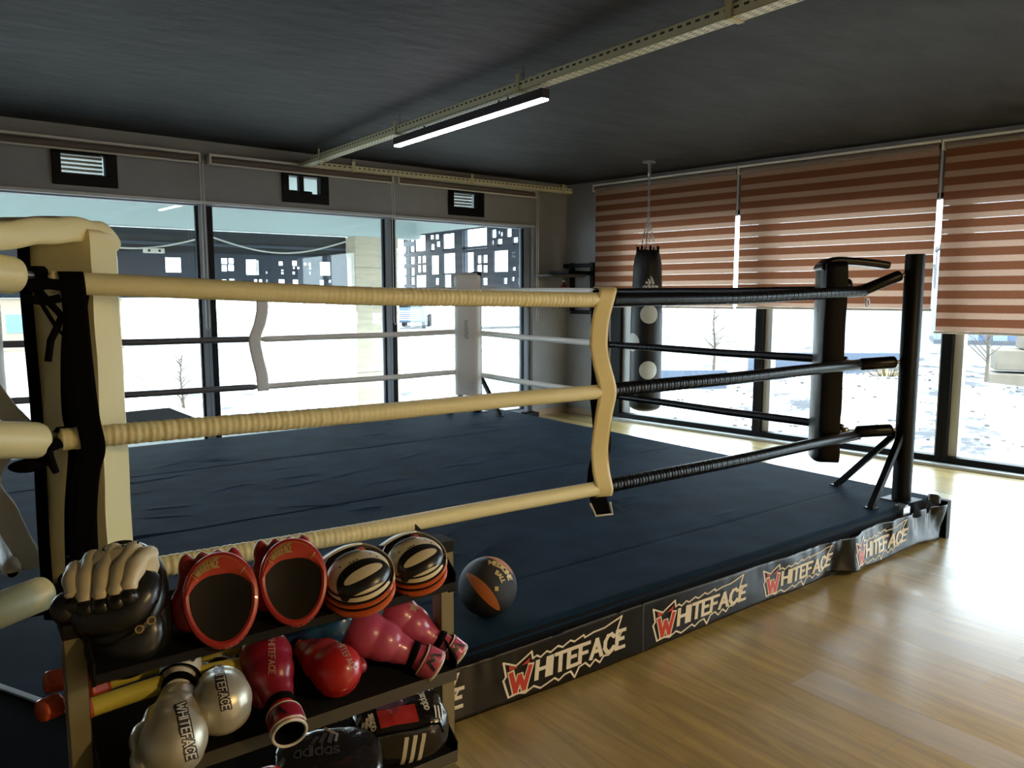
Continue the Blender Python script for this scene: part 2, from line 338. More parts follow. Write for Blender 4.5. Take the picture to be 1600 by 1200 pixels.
def ringpoly(z0, z1, grow):
    mb = MB(); P = [C0+Vector((grow*1.1, grow*.95, 0)), PA(UA+grow, -grow, 0), Vector((cA.x-grow, cB.y-grow, 0)), Vector((cB.x+grow, cB.y-grow, 0))]
    n = len(P); vs = [(p.x, p.y, z0) for p in P]+[(p.x, p.y, z1) for p in P]
    mb.add(vs, [tuple(range(n-1, -1, -1)), tuple(range(n, 2*n))]+[(i, (i+1) % n, n+(i+1) % n, n+i) for i in range(n)]); return mb
struct('floor', ringpoly(-.12, 0, .12), M['floor'], smooth=False)
struct('ceiling', ringpoly(CH, CH+.2, .2), M['ceiling'], smooth=False)
VENT = [(1.37, 1.87), (3.36, 3.85), (5.33, 5.82), (7.3, 7.8)]
WT = .22
mb = MB()
wbox(mb, PA, -.22, .58, -WT, 0, 0, 2.40)
u = -.22
for a, b in VENT: wbox(mb, PA, u, a, -WT, 0, 2.40, CH); wbox(mb, PA, a, b, -WT, 0, 2.73, CH); wbox(mb, PA, a, b, -WT, 0, 2.40, 2.46); u = b
wbox(mb, PA, u, UA+.1, -WT, 0, 2.40, CH); wbox(mb, PA, 8.6, UA+.1, -WT, 0, 0, 2.40)
struct('wall_back', mb, M['wall'], smooth=False)
mb = MB(); wbox(mb, PB, -.0, .74, -WT, 0, 0, 2.45); wbox(mb, PB, 0, UB+.1, -WT, 0, 2.45, CH); wbox(mb, PB, 10.2, UB+.1, -WT, 0, 0, 2.45)
struct('wall_right', mb, M['wall'], smooth=False)
mb = MB(); mb.box((cA.x-.2, cB.y-.2, 0), (cA.x, cA.y+.1, CH)); struct('wall_left', mb, M['wallw'], smooth=False)
mb = MB(); mb.box((cA.x-.2, cB.y-.2, 0), (cB.x+.2, cB.y, CH)); struct('wall_front', mb, M['wallw'], smooth=False)
mb = MB(); wbox(mb, PA, .0, .57, 0, .014, 0, .075); struct('baseboard_back', mb, M['base'], bevel=.003)
mb = MB(); wbox(mb, PB, .015, .73, 0, .014, 0, .075); struct('baseboard_right', mb, M['base'], bevel=.003)

def window(name, P, u0, u1, z1, n=-.10, left=.07, right=.07, deep=.06, extra=None):
    r = sthing(name, P((u0+u1)/2, n, 0)); zt = z1
    f = MB(); wbox(f, P, u0, u0+left, n-deep, n+.04, .0, zt); wbox(f, P, u1-right, u1, n-deep, n+.04, .0, zt)
    wbox(f, P, u0+left, u1-right, n-deep, n+.04, .0, .09); wbox(f, P, u0+left, u1-right, n-deep, n+.04, zt-.035, zt)
    obj('window_frame', f, M['frame'], r, bevel=.004, world=True)
    g = MB(); wbox(g, P, u0+left, u1-right, n-.012, n-.006, .09, zt-.035); obj('pane', g, GLASS, r, world=True, smooth=False)
    b = MB(); wbox(b, P, u0+left, u0+left+.022, n-.004, n+.03, .09, zt-.035); wbox(b, P, u1-right-.05, u1-right, n-.004, n+.045, .09, zt-.035); wbox(b, P, u0+left, u1-right, n-.004, n+.03, .075, .10)
    obj('gasket', b, M['black'], r, world=True, smooth=False)
    return r
for i, (a, b) in enumerate([(.58, 2.62), (2.62, 4.60), (4.60, 6.58), (6.58, 8.60)]):
    window('window_%d' % (i+1), PA, a, b, 2.40, left=.10 if i == 0 else .045, right=.035)
mb = MB(); wbox(mb, PA, .58, 8.6, 0, .03, 2.375, 2.405); struct('trim_1', mb, M['alu'], bevel=.003)
mb = MB(); wbox(mb, PA, .56, .75, -.03, .10, 0, .06); struct('trim_2', mb, M['black'])
for i, (a, b) in enumerate([(.74, 2.74), (2.74, 4.57), (4.57, 6.42), (6.42, 8.3), (8.3, 10.2)]):
    r = sthing('window_%d' % (i+5), PB((a+b)/2, -.1, 0)); f = MB(); L = .15 if i == 0 else .045
    wbox(f, PB, a, a+L, -.12, .0, 0, 2.45); wbox(f, PB, b-.045, b, -.12, 0, 0, 2.45); wbox(f, PB, a, b, -.12, 0, 2.40, 2.45); wbox(f, PB, a+L, b-.045, -.10, .0, 0, .085)
    obj('window_frame', f, M['black'], r, world=True, bevel=.003)
    q = MB(); wbox(q, PB, a+L, a+L+(.13 if i == 0 else .075), -.16, -.055, .085, 2.40); wbox(q, PB, b-.075, b-.045, -.16, -.07, .085, 2.40)
    obj('painted_sunlit_side', q, M['alu'], r, world=True, bevel=.003)  # mullion sides paler than their black frame: sunlight put into the colour
    g = MB(); wbox(g, PB, a+L, b-.045, -.09, -.084, .085, 2.4); obj('pane', g, GLASS, r, world=True, smooth=False)
    s = MB(); wbox(s, PB, a, b, .0, .10, 0, .028); obj('window_sill', s, M['alu'], r, world=True, bevel=.004)
for i, (a, b) in enumerate(VENT):
    r = sthing('window_%d' % (i+10), PA((a+b)/2, 0, 2.6))
    f = MB(); z0, z1 = 2.455, 2.735; o = .004
    pa, pb, pz0, pz1 = (a+.09, b-.065, z0+.095, z1-.02)
    for q in ((a, b, z0, pz0), (a, b, pz1, z1), (a, pa, pz0, pz1), (pb, b, pz0, pz1)): wbox(f, PA, q[0], q[1], -.06, .03, q[2], q[3])
    obj('vent_frame', f, M['black'], r, world=True, bevel=.004)
    g = MB(); wbox(g, PA, pa, pb, -.045, -.04, pz0, pz1); obj('pane', g, GLASS, r, world=True, smooth=False)
    s = MB()
    for k in range(6): wbox(s, PA, pa, pb, -.16, -.10, pz0-.03+k*.035, pz0-.012+k*.035)
    if i != 1: obj('louvre', s, M['rail'], r, world=True, smooth=False)
    else:
        s = MB(); wbox(s, PA, (pa+pb)/2-.0, (pa+pb)/2+.05, -.05, .0, pz0, pz1); wbox(s, PA, pa, pb, -.2, -.17, pz0, pz0+.05); obj('latch_bar', s, M['black'], r, world=True)

# ---------------------------------------------------------------- outside
def gmat(name, c, v=.12, s=1.5): return mat(name, c, .9, var=v, vscale=s, bump=.6, bscale=4)
mb = MB()
def gz(x, y):
    d = max(0, (Vector((x, y, 0))-C0).dot(-nB)); h = -1.0
    t_ = min(1, max(0, ((y-7.8)*1.12-(x-6.68))/1.5)); t_ = t_*t_*(3-2*t_)
    if y < 9.0: t_ = 0
    if d > 0: h = -.75+.25*noise.noise(Vector((x*.35, y*.35, 2)))+(.55*math.exp(-((y-8.5)**2/9+(x-17)**2/14)))
    k = min(1, max(0, d/2.0)); h = -1.0*(1-k)+h*k
    return min(h, -.2)*(1-t_)-2.1*t_
mb.grid(lambda a, b: (-40+180*a, -30+190*b, gz(-40+180*a, -30+190*b)), 300, 300)
struct('ground', mb, make_dirt())
mb = MB(); wbox(mb, PA, -2.2, 14, -1.7, -WT-.0, -2.2, -.02); struct('veranda_floor', mb, gmat('veranda_paving', (.6, .6, .58)), smooth=False)
mb = MB(); wbox(mb, PA, -2.2, 14, -5.6, -WT, 2.96, 3.10); struct('veranda_ceiling', mb, mat('veranda_white', (.60, .70, .69), .8), smooth=False)
mb = MB(); mb.box((-6, 12.3, 2.53), (7.1, 12.6, 2.96)); mb.box((7.0, 8.3, 2.62), (7.3, 12.6, 2.96)); struct('veranda_beam', mb, mat('veranda_white', (.60, .70, .69)), smooth=False)
mb = MB(); mb.box((5.82, 12.3, -2.3), (6.65, 13.3, 2.53)); struct('column', mb, None or mat('travertine', (.62, .54, .40), .7, var=.12, vscale=3, stretch=(1, 1, 6)), bevel=.01)
mb = MB()
for z in (-.4, .2, .8, 1.4, 2.0): mb.box((5.812, 12.292, z), (6.658, 13.308, z+.012))
struct('column_joints', mb, mat('joint_grey', (.3, .27, .22)), smooth=False)
def screen(name, holes, a0, a1, z0, z1, fn, label, cat):
    r = thing(name, label, cat, fn((a0+a1)/2, 0, z0))
    us = sorted(set([a0, a1]+[h[0] for h in holes]+[h[2] for h in holes])); vs = sorted(set([z0, z1]+[max(z0, h[1]) for h in holes]+[min(z1, h[3]) for h in holes]))
    us = [q for q in us if a0 <= q <= a1]; vs = [q for q in vs if z0 <= q <= z1]
    mb = MB(); idx = {}
    for i in range(len(us)-1):
        for j in range(len(vs)-1):
            cu, cv = (us[i]+us[i+1])/2, (vs[j]+vs[j+1])/2
            if any(h[0] < cu < h[2] and h[1] < cv < h[3] for h in holes): continue
            mb.add([fn(us[i], 0, vs[j]), fn(us[i+1], 0, vs[j]), fn(us[i+1], 0, vs[j+1]), fn(us[i], 0, vs[j+1])], [(0, 1, 2, 3)])
    obj('perforated_panel', mb, mat('slate_screen_steel', (.030, .042, .065), .5), r, world=True, smooth=False, solid=.03)
    p = MB()
    for z in (z0+.0, 2.29): p.add(*_bx(fn, a0, a1, .03, .08, z, z+.04))
    q = a0+.6
    while q < a1: p.add(*_bx(fn, q, q+.06, .03, .1, z0, z1)); q += 1.95
    obj('support_rail', p, mat('slate_rail_steel', (.06, .08, .11), .5), r, world=True, smooth=False)
    return r
def _bx(fn, u0, u1, n0, n1, z0, z1):
    return [fn(u, n, z) for z in (z0, z1) for (u, n) in ((u0, n0), (u1, n0), (u1, n1), (u0, n1))], [(0,3,2,1),(4,5,6,7),(0,1,5,4),(1,2,6,5),(2,3,7,6),(3,0,4,7)]
RH= [(12.8,2.51,12.93,2.6),(12.57,2.51,12.7,2.59),(12.16,2.31,12.53,2.6),(11.87,2.51,12.0,2.58),(11.7,2.5,11.83,2.58),(11.2,2.29,11.56,2.57),(10.24,2.28,10.95,2.6),(9.99,2.43,10.11,2.55),(9.89,2.48,9.94,2.52),(9.82,2.44,9.88,2.5),(9.59,2.42,9.71,2.54),(10.06,2.32,10.11,2.39),(9.83,2.29,9.96,2.4),(9.43,2.29,9.55,2.4),(12.8,2.31,12.95,2.43),(12.56,2.31,12.72,2.42),(11.85,2.3,11.98,2.42),(11.66,2.37,11.79,2.46),(12.81,2.11,12.96,2.24),(12.55,2.1,12.71,2.23),(12.32,2.11,12.46,2.23),(12.15,2.11,12.29,2.23),(12.32,1.95,12.46,2.07),(12.15,1.95,12.29,2.07),(11.71,1.9,11.97,2.22),(11.18,1.91,11.55,2.24),(10.62,1.91,10.95,2.23),(10.4,2.05,10.52,2.17),(10.23,2.05,10.36,2.17),(10.39,1.91,10.53,2.02),(10.23,1.9,10.36,2.01),(9.68,1.9,10.05,2.22),(9.54,2.16,9.58,2.19),(9.49,2.16,9.53,2.19),(9.54,2.11,9.58,2.15),(9.49,2.1,9.53,2.14),(9.32,2.15,9.41,2.19),(9.49,1.91,9.57,1.96),(9.32,1.91,9.41,1.98),(12.8,1.9,12.96,2.03),(12.56,1.9,12.7,2.03),(12.81,1.74,12.96,1.87),(12.56,1.73,12.71,1.86),(12.15,1.61,12.52,1.89),(11.71,1.72,11.84,1.83),(11.31,1.59,11.53,1.88),(10.23,1.7,10.37,1.81),(10.4,1.71,10.51,1.81),(9.7,1.71,9.8,1.8),(9.52,1.75,9.59,1.81),(9.32,1.7,9.42,1.8),(12.81,1.6,12.98,1.68),(12.57,1.6,12.71,1.68),(10.23,1.61,10.35,1.66),(9.93,1.61,10.03,1.65),(9.59,1.62,9.63,1.65),(9.45,1.6,9.53,1.65),(9.32,1.6,9.4,1.65)]
LH= [(2.11,1.86,2.2,2.1),(2.85,1.88,3.07,2.1),(3.32,1.85,3.45,2.1),(3.67,2.02,3.76,2.11),(3.78,2.03,3.86,2.11),(3.67,1.91,3.75,2.0),(3.77,1.92,3.86,2.01),(4.05,1.86,4.22,2.1),(2.51,1.74,2.74,1.79),(2.84,1.71,3.07,1.79),(3.32,1.71,3.42,1.78),(3.66,1.69,3.74,1.78),(3.78,1.69,3.86,1.79),(4.17,1.7,4.22,1.79),(4.23,1.86,4.25,2.09),(4.58,2.02,4.65,2.08),(4.81,2.02,4.89,2.1),(5.01,2.03,5.05,2.07),(5.09,2.02,5.13,2.07),(5.29,1.87,5.47,2.09),(4.36,1.88,4.39,1.92),(4.41,1.92,4.43,1.96),(4.62,1.93,4.66,1.95),(4.62,1.88,4.66,1.91),(4.82,1.97,4.85,2.0),(4.89,1.97,4.93,2.0),(4.81,1.88,4.85,1.92),(5.1,1.97,5.13,2.0),(5.1,1.88,5.12,1.92),(4.25,1.74,4.3,1.79),(4.36,1.74,4.39,1.79),(4.57,1.7,4.67,1.79),(4.81,1.7,4.9,1.79),(5.28,1.71,5.35,1.79),(5.44,1.75,5.48,1.79),(5.01,1.65,5.12,1.7)]

RH2 = [tuple(h) for h in RH]
screen('perforated_screen', RH2, 8.4, 12.95, 1.5, 2.62, lambda u, n, z: Vector((7.12+n, u, z)), 'dark blue-grey screen punched with white squares, seen through the window nearest the room corner', 'screen')
rs = random.Random(3); LH2 = list(LH)
for _ in range(26):
    a = rs.uniform(-3.5, 1.8); z = rs.uniform(1.55, 2.1); s = rs.choice((.06, .12, .2)); LH2.append((round(a, 2), round(z, 2), round(a+s, 2), round(z+s, 2)))
screen('perforated_screen', LH2, -4, 5.78, 1.5, 2.18, lambda u, n, z: Vector((u, 12.55+n, z)), 'long dark punched screen hanging left of the stone column outside', 'screen')
mb = MB(); mb.box((-4, 12.62, 2.18), (5.8, 12.68, 2.53)); o = obj('fascia_panel', mb, mat('dark_fascia', (.03, .035, .04), .6)); setp(o, 'plain dark band above the long punched screen outside', 'fascia')
cabm = mat('pale_cable', (.6, .6, .55), .6)
mb = MB(); pts = []
for i in range(41):
    t = i/40; x = 1.2+4.4*t; pts.append((x, 12.2, 2.42-.22*abs(math.sin(t*PI*2.0))))
mb.tube(pts, .012, 6); o = obj('hanging_cable', mb, cabm); setp(o, 'pale cable looping along the veranda beam outside', 'cable')
r = thing('wall_socket_box', 'small white box hanging on the cable under the veranda beam', 'electrical box', (2.62, 12.2, 2.17)); mb = MB(); mb.box((2.48, 12.15, 2.14), (2.76, 12.22, 2.21)); obj('casing', mb, M['rail'], r, world=True, bevel=.006)
mb = MB(); mb.ell((2.55, 12.14, 2.175), (.018, .01, .018)); obj('socket', mb, M['black'], r, world=True); mb = MB(); mb.ell((2.69, 12.14, 2.175), (.018, .01, .018)); obj('socket', mb, M['black'], r, world=True)
# road marks, car, truck, far things
def car(loc, rz, label, paint):
    r = thing('car', label, 'car', loc, Matrix.Rotation(rz, 3, 'Z')); b = MB()
    prof = [(-2.1,.35),(-2.15,.75),(-1.9,.95),(-1.3,1.0),(-.75,1.42),(.6,1.45),(1.3,1.02),(2.0,.85),(2.15,.6),(2.1,.3)]
    b.prism(prof, lambda u, v, d: Vector((u, d*(1-.12*max(0, v-.95)), v)), -.85, .85); obj('body', b, paint, r, bevel=.06, seg=3)
    for s in (-1, 1):
        g = MB(); g.prism([(-1.5,.98),(-.70,1.36),(.5,1.38),(1.25,1.0)], lambda u, v, d: Vector((u, s*(.845+d-.10*max(0, v-.95)), v)), 0, .012); obj('side_window', g, M['black'], r)
        g = MB(); g.box((-2.05, s*.855-.008, .66), (2.05, s*.855+.008, .74)); obj('side_stripe', g, mat('stripe_yellow', (.75, .55, .1)), r)
    for x in (-1.35, 1.35):
        for s in (-1, 1):
            w = MB(); w.lathe([(.2,-.11),(.32,-.1),(.34,-.05),(.34,.05),(.32,.1),(.2,.11)], 28, Matrix.Translation((x, s*.78, .34)) @ Matrix.Rotation(PI/2, 4, 'X')); wh = obj('wheel', w, mat('tyre', (.02, .02, .02), .8), r)
            h = MB(); h.lathe([(.19,-.115),(.19,.115)], 20, Matrix.Translation((x, s*.78, .34)) @ Matrix.Rotation(PI/2, 4, 'X')); obj('hubcap', h, M['steel'], wh)
    return r
car((3.2, 17.4, -2.1), 0, 'white car with dark windows and yellow side stripe on the road below the left window', mat('white_car_paint', (.75, .75, .75), .3, coat=.5))
r = thing('truck', 'white lorry parked far off on the street beside the right screen', 'truck', (29.6*1.42, 52.8*1.42, -2.1), Matrix.Rotation(math.radians(-125), 3, 'Z'), scale=1.35)
mb = MB(); mb.box((-6, -1.2, 1.0), (-.2, 1.2, 3.4)); obj('cargo_box', mb, mat('truck_white', (.2, .23, .26)), r, bevel=.05)
mb = MB(); mb.box((0, -1.15, .5), (2.0, 1.15, 2.7)); cb = obj('cab', mb, mat('truck_blue', (.06, .09, .14), .4), r, bevel=.15, seg=3)
mb = MB(); mb.box((1.95, -1.0, 1.7), (2.02, 1.0, 2.4)); obj('windscreen', mb, M['black'], cb)
mb = MB()
for k in range(5): mb.box((1.98, -.8, .7+k*.16), (2.04, .8, .78+k*.16))
obj('grille', mb, M['steel'], cb)
for x in (1.0, -3.5, -5):
    for s in (-1, 1): w = MB(); w.lathe([(.3,-.15),(.5,-.13),(.5,.13),(.3,.15)], 20, Matrix.Translation((x, s*1.05, .5)) @ Matrix.Rotation(PI/2, 4, 'X')); obj('wheel', w, mat('tyre', (.02,)*3), r)
# street-side buildings (pale, far)
def bld(loc, sx, sy, h, m, label, rz=0, nwin=5, wm=None):
    r = thing('building', label, 'building', loc, Matrix.Rotation(rz, 3, 'Z')); b = MB(); b.box((-sx/2, -sy/2, 0), (sx/2, sy/2, h)); obj('wall', b, m, r, bevel=.03)
    b = MB(); b.box((-sx/2-.2, -sy/2-.2, h), (sx/2+.2, sy/2+.2, h+.25)); obj('roof', b, M['alu'], r)
    for k in range(nwin): x = -sx/2+sx*(k+.5)/nwin; b = MB(); b.box((x-.5, -sy/2-.03, h*.35), (x+.5, -sy/2+.02, h*.7)); obj('window', b, wm or mat('pale_blue_shutter', (.08, .2, .24)), r)
    return r
bld((6, 62, -2.1), 9, 6, 3.4, mat('far_beige', (.22, .17, .12)), 'low beige building far across the road with blue-green windows')
bld((-6, 60, -2.1), 8, 6, 3.6, mat('far_red', (.2, .03, .02)), 'low red building far across the road behind the corner pad')
bld((52, 70, -1), 12, 6, 4, mat('far_grey', (.55, .58, .6)), 'pale grey building far behind the right punched screen')
def tree(loc, h, label, seed, name='bare_tree'):
    r = thing(name, label, 'tree', loc); rr = random.Random(seed); t = MB(); t.tube([(0,0,-.1),(.02*h,0,h*.35),(0,.02*h,h*.7),(.03*h,0,h)], [h*.02,h*.015,h*.009,h*.003], 7)
    obj('trunk', t, mat('bark', (.07, .055, .04), .9), r); b = MB()
    for k in range(34):
        z = h*(.3+.65*rr.random()); a = rr.random()*6.28; L = h*(.12+.28*rr.random())*(1.15-z/h); d = Vector((math.cos(a), math.sin(a), .9)); p0 = Vector((0, 0, z)); p1 = p0+d*L*.5+Vector((0,0,.05*L)); p2 = p1+Vector((math.cos(a+.5), math.sin(a+.5), .7))*L*.45
        b.tube([p0, p1, p2], [h*.006, h*.004, h*.0015], 5)
        b.tube([p1, p1+Vector((math.cos(a-.7), math.sin(a-.7), .5))*L*.4], [h*.003, h*.001], 4)
    obj('branches', b, mat('bark', (.07, .055, .04)), r); return r
tree((5.0, 21, -2.1), 2.2, 'thin bare sapling outside beside the far rope tie', 4)
tree((19.0, 15.3, -.9), 2.4, 'bare shrub standing in the pale field right of the punching bag', 5)
tree((18.4, 7.4, -.6), 2.2, 'leaning bare bush in the rubble right of the black corner post', 6)
def shrub(loc, s, label, seed):
    rr = random.Random(seed); b = MB()
    for k in range(150):
        a = rr.random()*6.28; e = rr.random()*1.3; d = Vector((math.cos(a)*math.cos(e), math.sin(a)*math.cos(e), math.sin(e)*.6))*s*(.4+.6*rr.random()); w = Vector((-d.y, d.x, 0)).normalized()*.02*s; b.add([d*.2-w, d*.2+w, d], [(0, 1, 2)])
    o = obj('dry_bush', b, mat('dry_grass', (.16, .12, .06), .9), smooth=False); o.location = loc; return setp(o, label, 'bush')
shrub((10.5, 19.5, -2.1), 1.3, 'dry grass clump outside right of the white corner pad', 1); shrub((16.5, 8.6, -.4), 1.3, 'dry grass on the rubble mound left of the black corner post', 2); shrub((15.6, 9.6, -.45), 1.0, 'dry grass clump on the mound between the two ropes and the fence', 3)
# fence of grey-blue panels beyond wall right
def fence(p0, p1, n, z0, z1, label):
    r = thing('site_fence', label, 'fence', p0); p0, p1 = Vector(p0), Vector(p1)
    for k in range(n):
        a = p0.lerp(p1, k/n); b = p0.lerp(p1, (k+1)/n); q = MB(); d = (b-a).normalized(); nn = Vector((-d.y, d.x, 0))*.03
        q.add([a+nn+ZZ*z0, b+nn+ZZ*z0, b+nn+ZZ*z1, a+nn+ZZ*z1, a-nn+ZZ*z0, b-nn+ZZ*z0, b-nn+ZZ*z1, a-nn+ZZ*z1], [(0,1,2,3),(7,6,5,4),(0,4,5,1),(3,2,6,7),(0,3,7,4),(1,5,6,2)])
        obj('fence_panel', q, mat('blue_grey_panel', (.05, .07, .11), .6), r, world=True, smooth=False)
        q = MB(); q.tube([a+nn*2+ZZ*(z0-.1), a+nn*2+ZZ*(z1+.1)], .05, 8); obj('fence_post', q, M['steel'], r, world=True)
    return r
fence((13.3, 12.7, -1.0), (14.9, 11.6, -1.0), 3, .0, .78, 'grey-blue panel fence outside directly right of the punching bag')
fence((17.6, 13.0, -1.0), (20.6, 10.4, -1.0), 4, .2, 1.0, 'grey-blue panel fence behind the rubble mound left of the black corner post')
bld((36, 15.5, -1.6), 12, 9, 4.3, mat('pale_shed', (.20, .22, .25)), 'large white shed beyond the rubble behind the black corner post', rz=math.radians(-60), nwin=0)
r = thing('shipping_container', 'blue and white corrugated container standing outside at the right edge', 'container', (24.5, 8.1, -.6), Matrix.Rotation(math.radians(-62), 3, 'Z'))
mb = MB(); n = 36
for i in range(n):
    x0 = -3+6*i/n; x1 = -3+6*(i+1)/n; d = (.0 if i % 4 < 2 else .09); d2 = (.0 if (i+1) % 4 < 2 else .09)
    mb.add([(x0, -1.2+d, .9), (x1, -1.2+d, .9), (x1, -1.2+d, 3.4), (x0, -1.2+d, 3.4)], [(0,1,2,3)], 0 if i % 4 < 2 else 1)
    if d != d2: mb.add([(x1, -1.2+d, .9), (x1, -1.2+d2, .9), (x1, -1.2+d2, 3.4), (x1, -1.2+d, 3.4)], [(0,1,2,3)], 1)
mb.box((-3, -1.1, .9), (3, 1.2, 3.4), 0); obj('corrugated_side', mb, [mat('container_white', (.12, .15, .2)), mat('container_blue', (.06, .10, .19))], r, smooth=False)
mb = MB(); mb.box((-3.05, -1.25, .8), (3.05, 1.25, .92)); mb.box((-3.05, -1.25, 3.4), (3.05, 1.25, 3.5)); obj('container_frame', mb, mat('container_rail', (.04, .045, .06)), r)
for k, (dx, dz) in enumerate([(0, 0), (1.3, 0), (.1, .55), (1.35, .5), (.6, 1.05)]):
    mb = MB(); mb.box((-.6, -.4, 0), (.6, .4, .48)); o = obj('concrete_block', mb, mat('raw_concrete', (.11, .095, .075), .9, var=.15, vscale=3), bevel=.03)
    o.matrix_basis = Matrix.Translation((20.3+dx*.5, 7.5-dx*.85, -.75+dz)) @ Matrix.Rotation(math.radians(-60), 4, 'Z')
    setp(o, ['lowest left concrete block under the container outside', 'lowest right concrete block under the container outside', 'middle left concrete block in the stack under the container', 'middle right concrete block in the stack under the container', 'topmost concrete block of the stack under the container'][k], 'concrete block', 'concrete blocks below the container')
mb = MB(); rr = random.Random(9)
for k in range(420):
    x = rr.uniform(9.5, 21); y = rr.uniform(3, 11); s = rr.uniform(.015, .05); mb.ell((x, y, gz(x, y)+s*.2), (s, s*rr.uniform(.5, 1), s*rr.uniform(.3, .7)), Matrix.Rotation(rr.random()*6, 3, 'Z'), 6, 4)
o = obj('rubble', mb, mat('rubble_stone', (.07, .068, .07), .9), smooth=False); setp(o, 'scattered pale rubble and stones on the ground outside the right windows', 'rubble', kind='stuff')
r = thing('bin', 'small cyan bin outside seen just left of the grey pier', 'bin', (14.2, 18.8, -2.1), None, None, .7); mb = MB(); mb.lathe([(.22, 0), (.25, .5), (.27, .75)], 20); obj('bin_body', mb, mat('cyan_plastic', (.02, .16, .2), .5), r); mb = MB(); mb.lathe([(.29, .75), (.29, .8), (.1, .88)], 20); obj('lid', mb, mat('cyan_plastic', (.05,)*3), r)
# ---------------------------------------------------------------- roller blinds of wall back, trays, lamp
names = ['rolled-up roller blind nearest the grey room corner', 'rolled-up roller blind above the middle window left of the steel tray junction', 'rolled-up roller blind above the left window over the corner pad', 'rolled-up roller blind farthest left on the window wall']
for i, (a, b) in enumerate([(.62, 2.60), (2.66, 4.58), (4.66, 6.55), (6.62, 8.5)]):
    r = thing('roller_blind', names[i], 'blind', PA((a+b)/2, .08, 2.72), group='rolled blinds above the window wall')
    q = MB(); wbox(q, PA, a, b, .03, .13, 2.80, 2.82); wbox(q, PA, a, a+.015, .03, .13, 2.73, 2.81); wbox(q, PA, b-.015, b, .03, .13, 2.73, 2.81); obj('head_rail', q, M['rail'], r, world=True, bevel=.002)
    q = MB(); q.tube([PA(a+.02, .075, 2.765), PA(b-.02, .075, 2.765)], .033, 16); obj('fabric_roll', q, M['roll'], r, world=True)
    q = MB(); q.tube([PA(a+.02, .115, 2.73), PA(b-.02, .115, 2.73)], .009, 8); obj('bottom_bar', q, M['rail'], r, world=True)
    q = MB(); zb = 1.25; uu = a-.02 if i == 0 else a+.0; q.tube([PA(uu, .09, 2.76), PA(uu, .09, zb), PA(uu-.015, .09, zb-.03), PA(uu-.03, .09, zb), PA(uu-.03, .09, 2.76)], .004, 5); obj('pull_chain', q, M['rail'], r, world=True)
labs = ['brown striped blind behind the punching bag', 'brown striped blind between the two bright slits, behind the black corner pad', 'brown striped blind at the right edge, hanging lowest']
for i, (a, b, z) in enumerate([(.55, 2.49, 1.405), (2.52, 4.455, 1.41), (4.485, 6.4, 1.215)]):
    r = thing('zebra_blind', labs[i], 'blind', PB((a+b)/2, .1, z), group='striped blinds of the right wall')
    q = MB(); N = 24
    q.grid(lambda s, t: PB(a+.01+(b-a-.02)*s, .1+.004*math.sin(s*9+i), z+.012+(2.83-z-.012)*t), 20, 30); obj('striped_fabric', q, M['zebra'], r, world=True)
    q = MB(); q.tube([PB(a, .1, z), PB(b, .1, z)], .011, 10); obj('bottom_bar', q, M['rail'], r, world=True)
    q = MB(); wbox(q, PB, a-.01, b+.01, .06, .15, 2.865, 2.885); wbox(q, PB, a-.01, a, .06, .15, 2.80, 2.87); obj('head_rail', q, M['rail'], r, world=True, bevel=.002)
    q = MB(); q.tube([PB(a+.01, .11, 2.835), PB(b-.01, .11, 2.835)], .03, 14); obj('fabric_roll', q, M['roll'], r, world=True)
    q = MB(); q.tube([PB(b+.012, .12, 2.83), PB(b+.012, .12, 1.6)], .003, 5); q.tube([PB(b+.022, .12, 2.83), PB(b+.022, .12, 1.6)], .003, 5); obj('pull_chain', q, M['alu'], r, world=True)
def tray(name, label, p0, p1, axis, w, brs, m):
    r = thing(name, label, 'cable tray', p0); p0, p1 = Vector(p0), Vector(p1); L = (p1-p0).length
    q = MB()
    def B(a0, a1, c0, c1, z0, z1):
        if axis == 1: q.box((c0, a0, z0), (c1, a1, z1))
        else: q.box((a0, c0, z0), (a1, c1, z1))
    B(0, L, -w, w, 0, .002); B(0, L, -w, -w+.002, 0, .058); B(0, L, w-.002, w, 0, .058); B(0, L, -w, -w+.012, .056, .058); B(0, L, w-.012, w, .056, .058)
    obj('tray_channel', q, m, r, smooth=False)
    for t in brs:
        q = MB()
        if axis == 1: q.box((-w-.006, t-.018, -.006), (w+.006, t+.018, -.001)); q.box((-w-.008, t-.018, -.006), (-w-.002, t+.018, .10)); q.box((w+.002, t-.018, -.006), (w+.008, t+.018, .10))
        else: q.box((t-.018, -w-.006, -.006), (t+.018, w+.006, -.001)); q.box((t-.018, -w-.008, -.006), (t+.018, -w-.002, .10))
        b = obj('bracket', q, mat('tray_bracket', (.6, .55, .3), .5), r, bevel=.001)
        q = MB(); x = (0, t) if axis == 1 else (t, 0); q.tube([(x[0], x[1], .06), (x[0], x[1], CH-p0.z)], .005, 8); q.lathe([(.012, 0), (.012, .012)], 6, Matrix.Translation((x[0], x[1], .075))); obj('threaded_rod', q, M['chrome'], b)
tray('cable_tray', 'long perforated cream cable tray running from the window wall over the camera', (3.02, -3.9, 2.79), (3.02, 7.50, 2.79), 1, .042, [1.5, 3.2, 4.75, 6.27, 7.85, 9.43, 10.9], M['tray1'])
tray('cable_tray', 'short perforated cream cable tray along the top of the window wall', (3.0, 7.53, 2.795), (6.5, 7.53, 2.795), 0, .035, [.55, 2.0, 3.35], M['tray0'])
r = thing('tube_lamp', 'lit black linear lamp hanging under the cable tray', 'lamp', (3.02, 4.66, 2.70))
q = MB(); q.box((-.03, -.93, .012), (.03, .93, .068)); obj('housing', q, mat('lamp_housing', (.03, .02, .025), .4), r, bevel=.003)
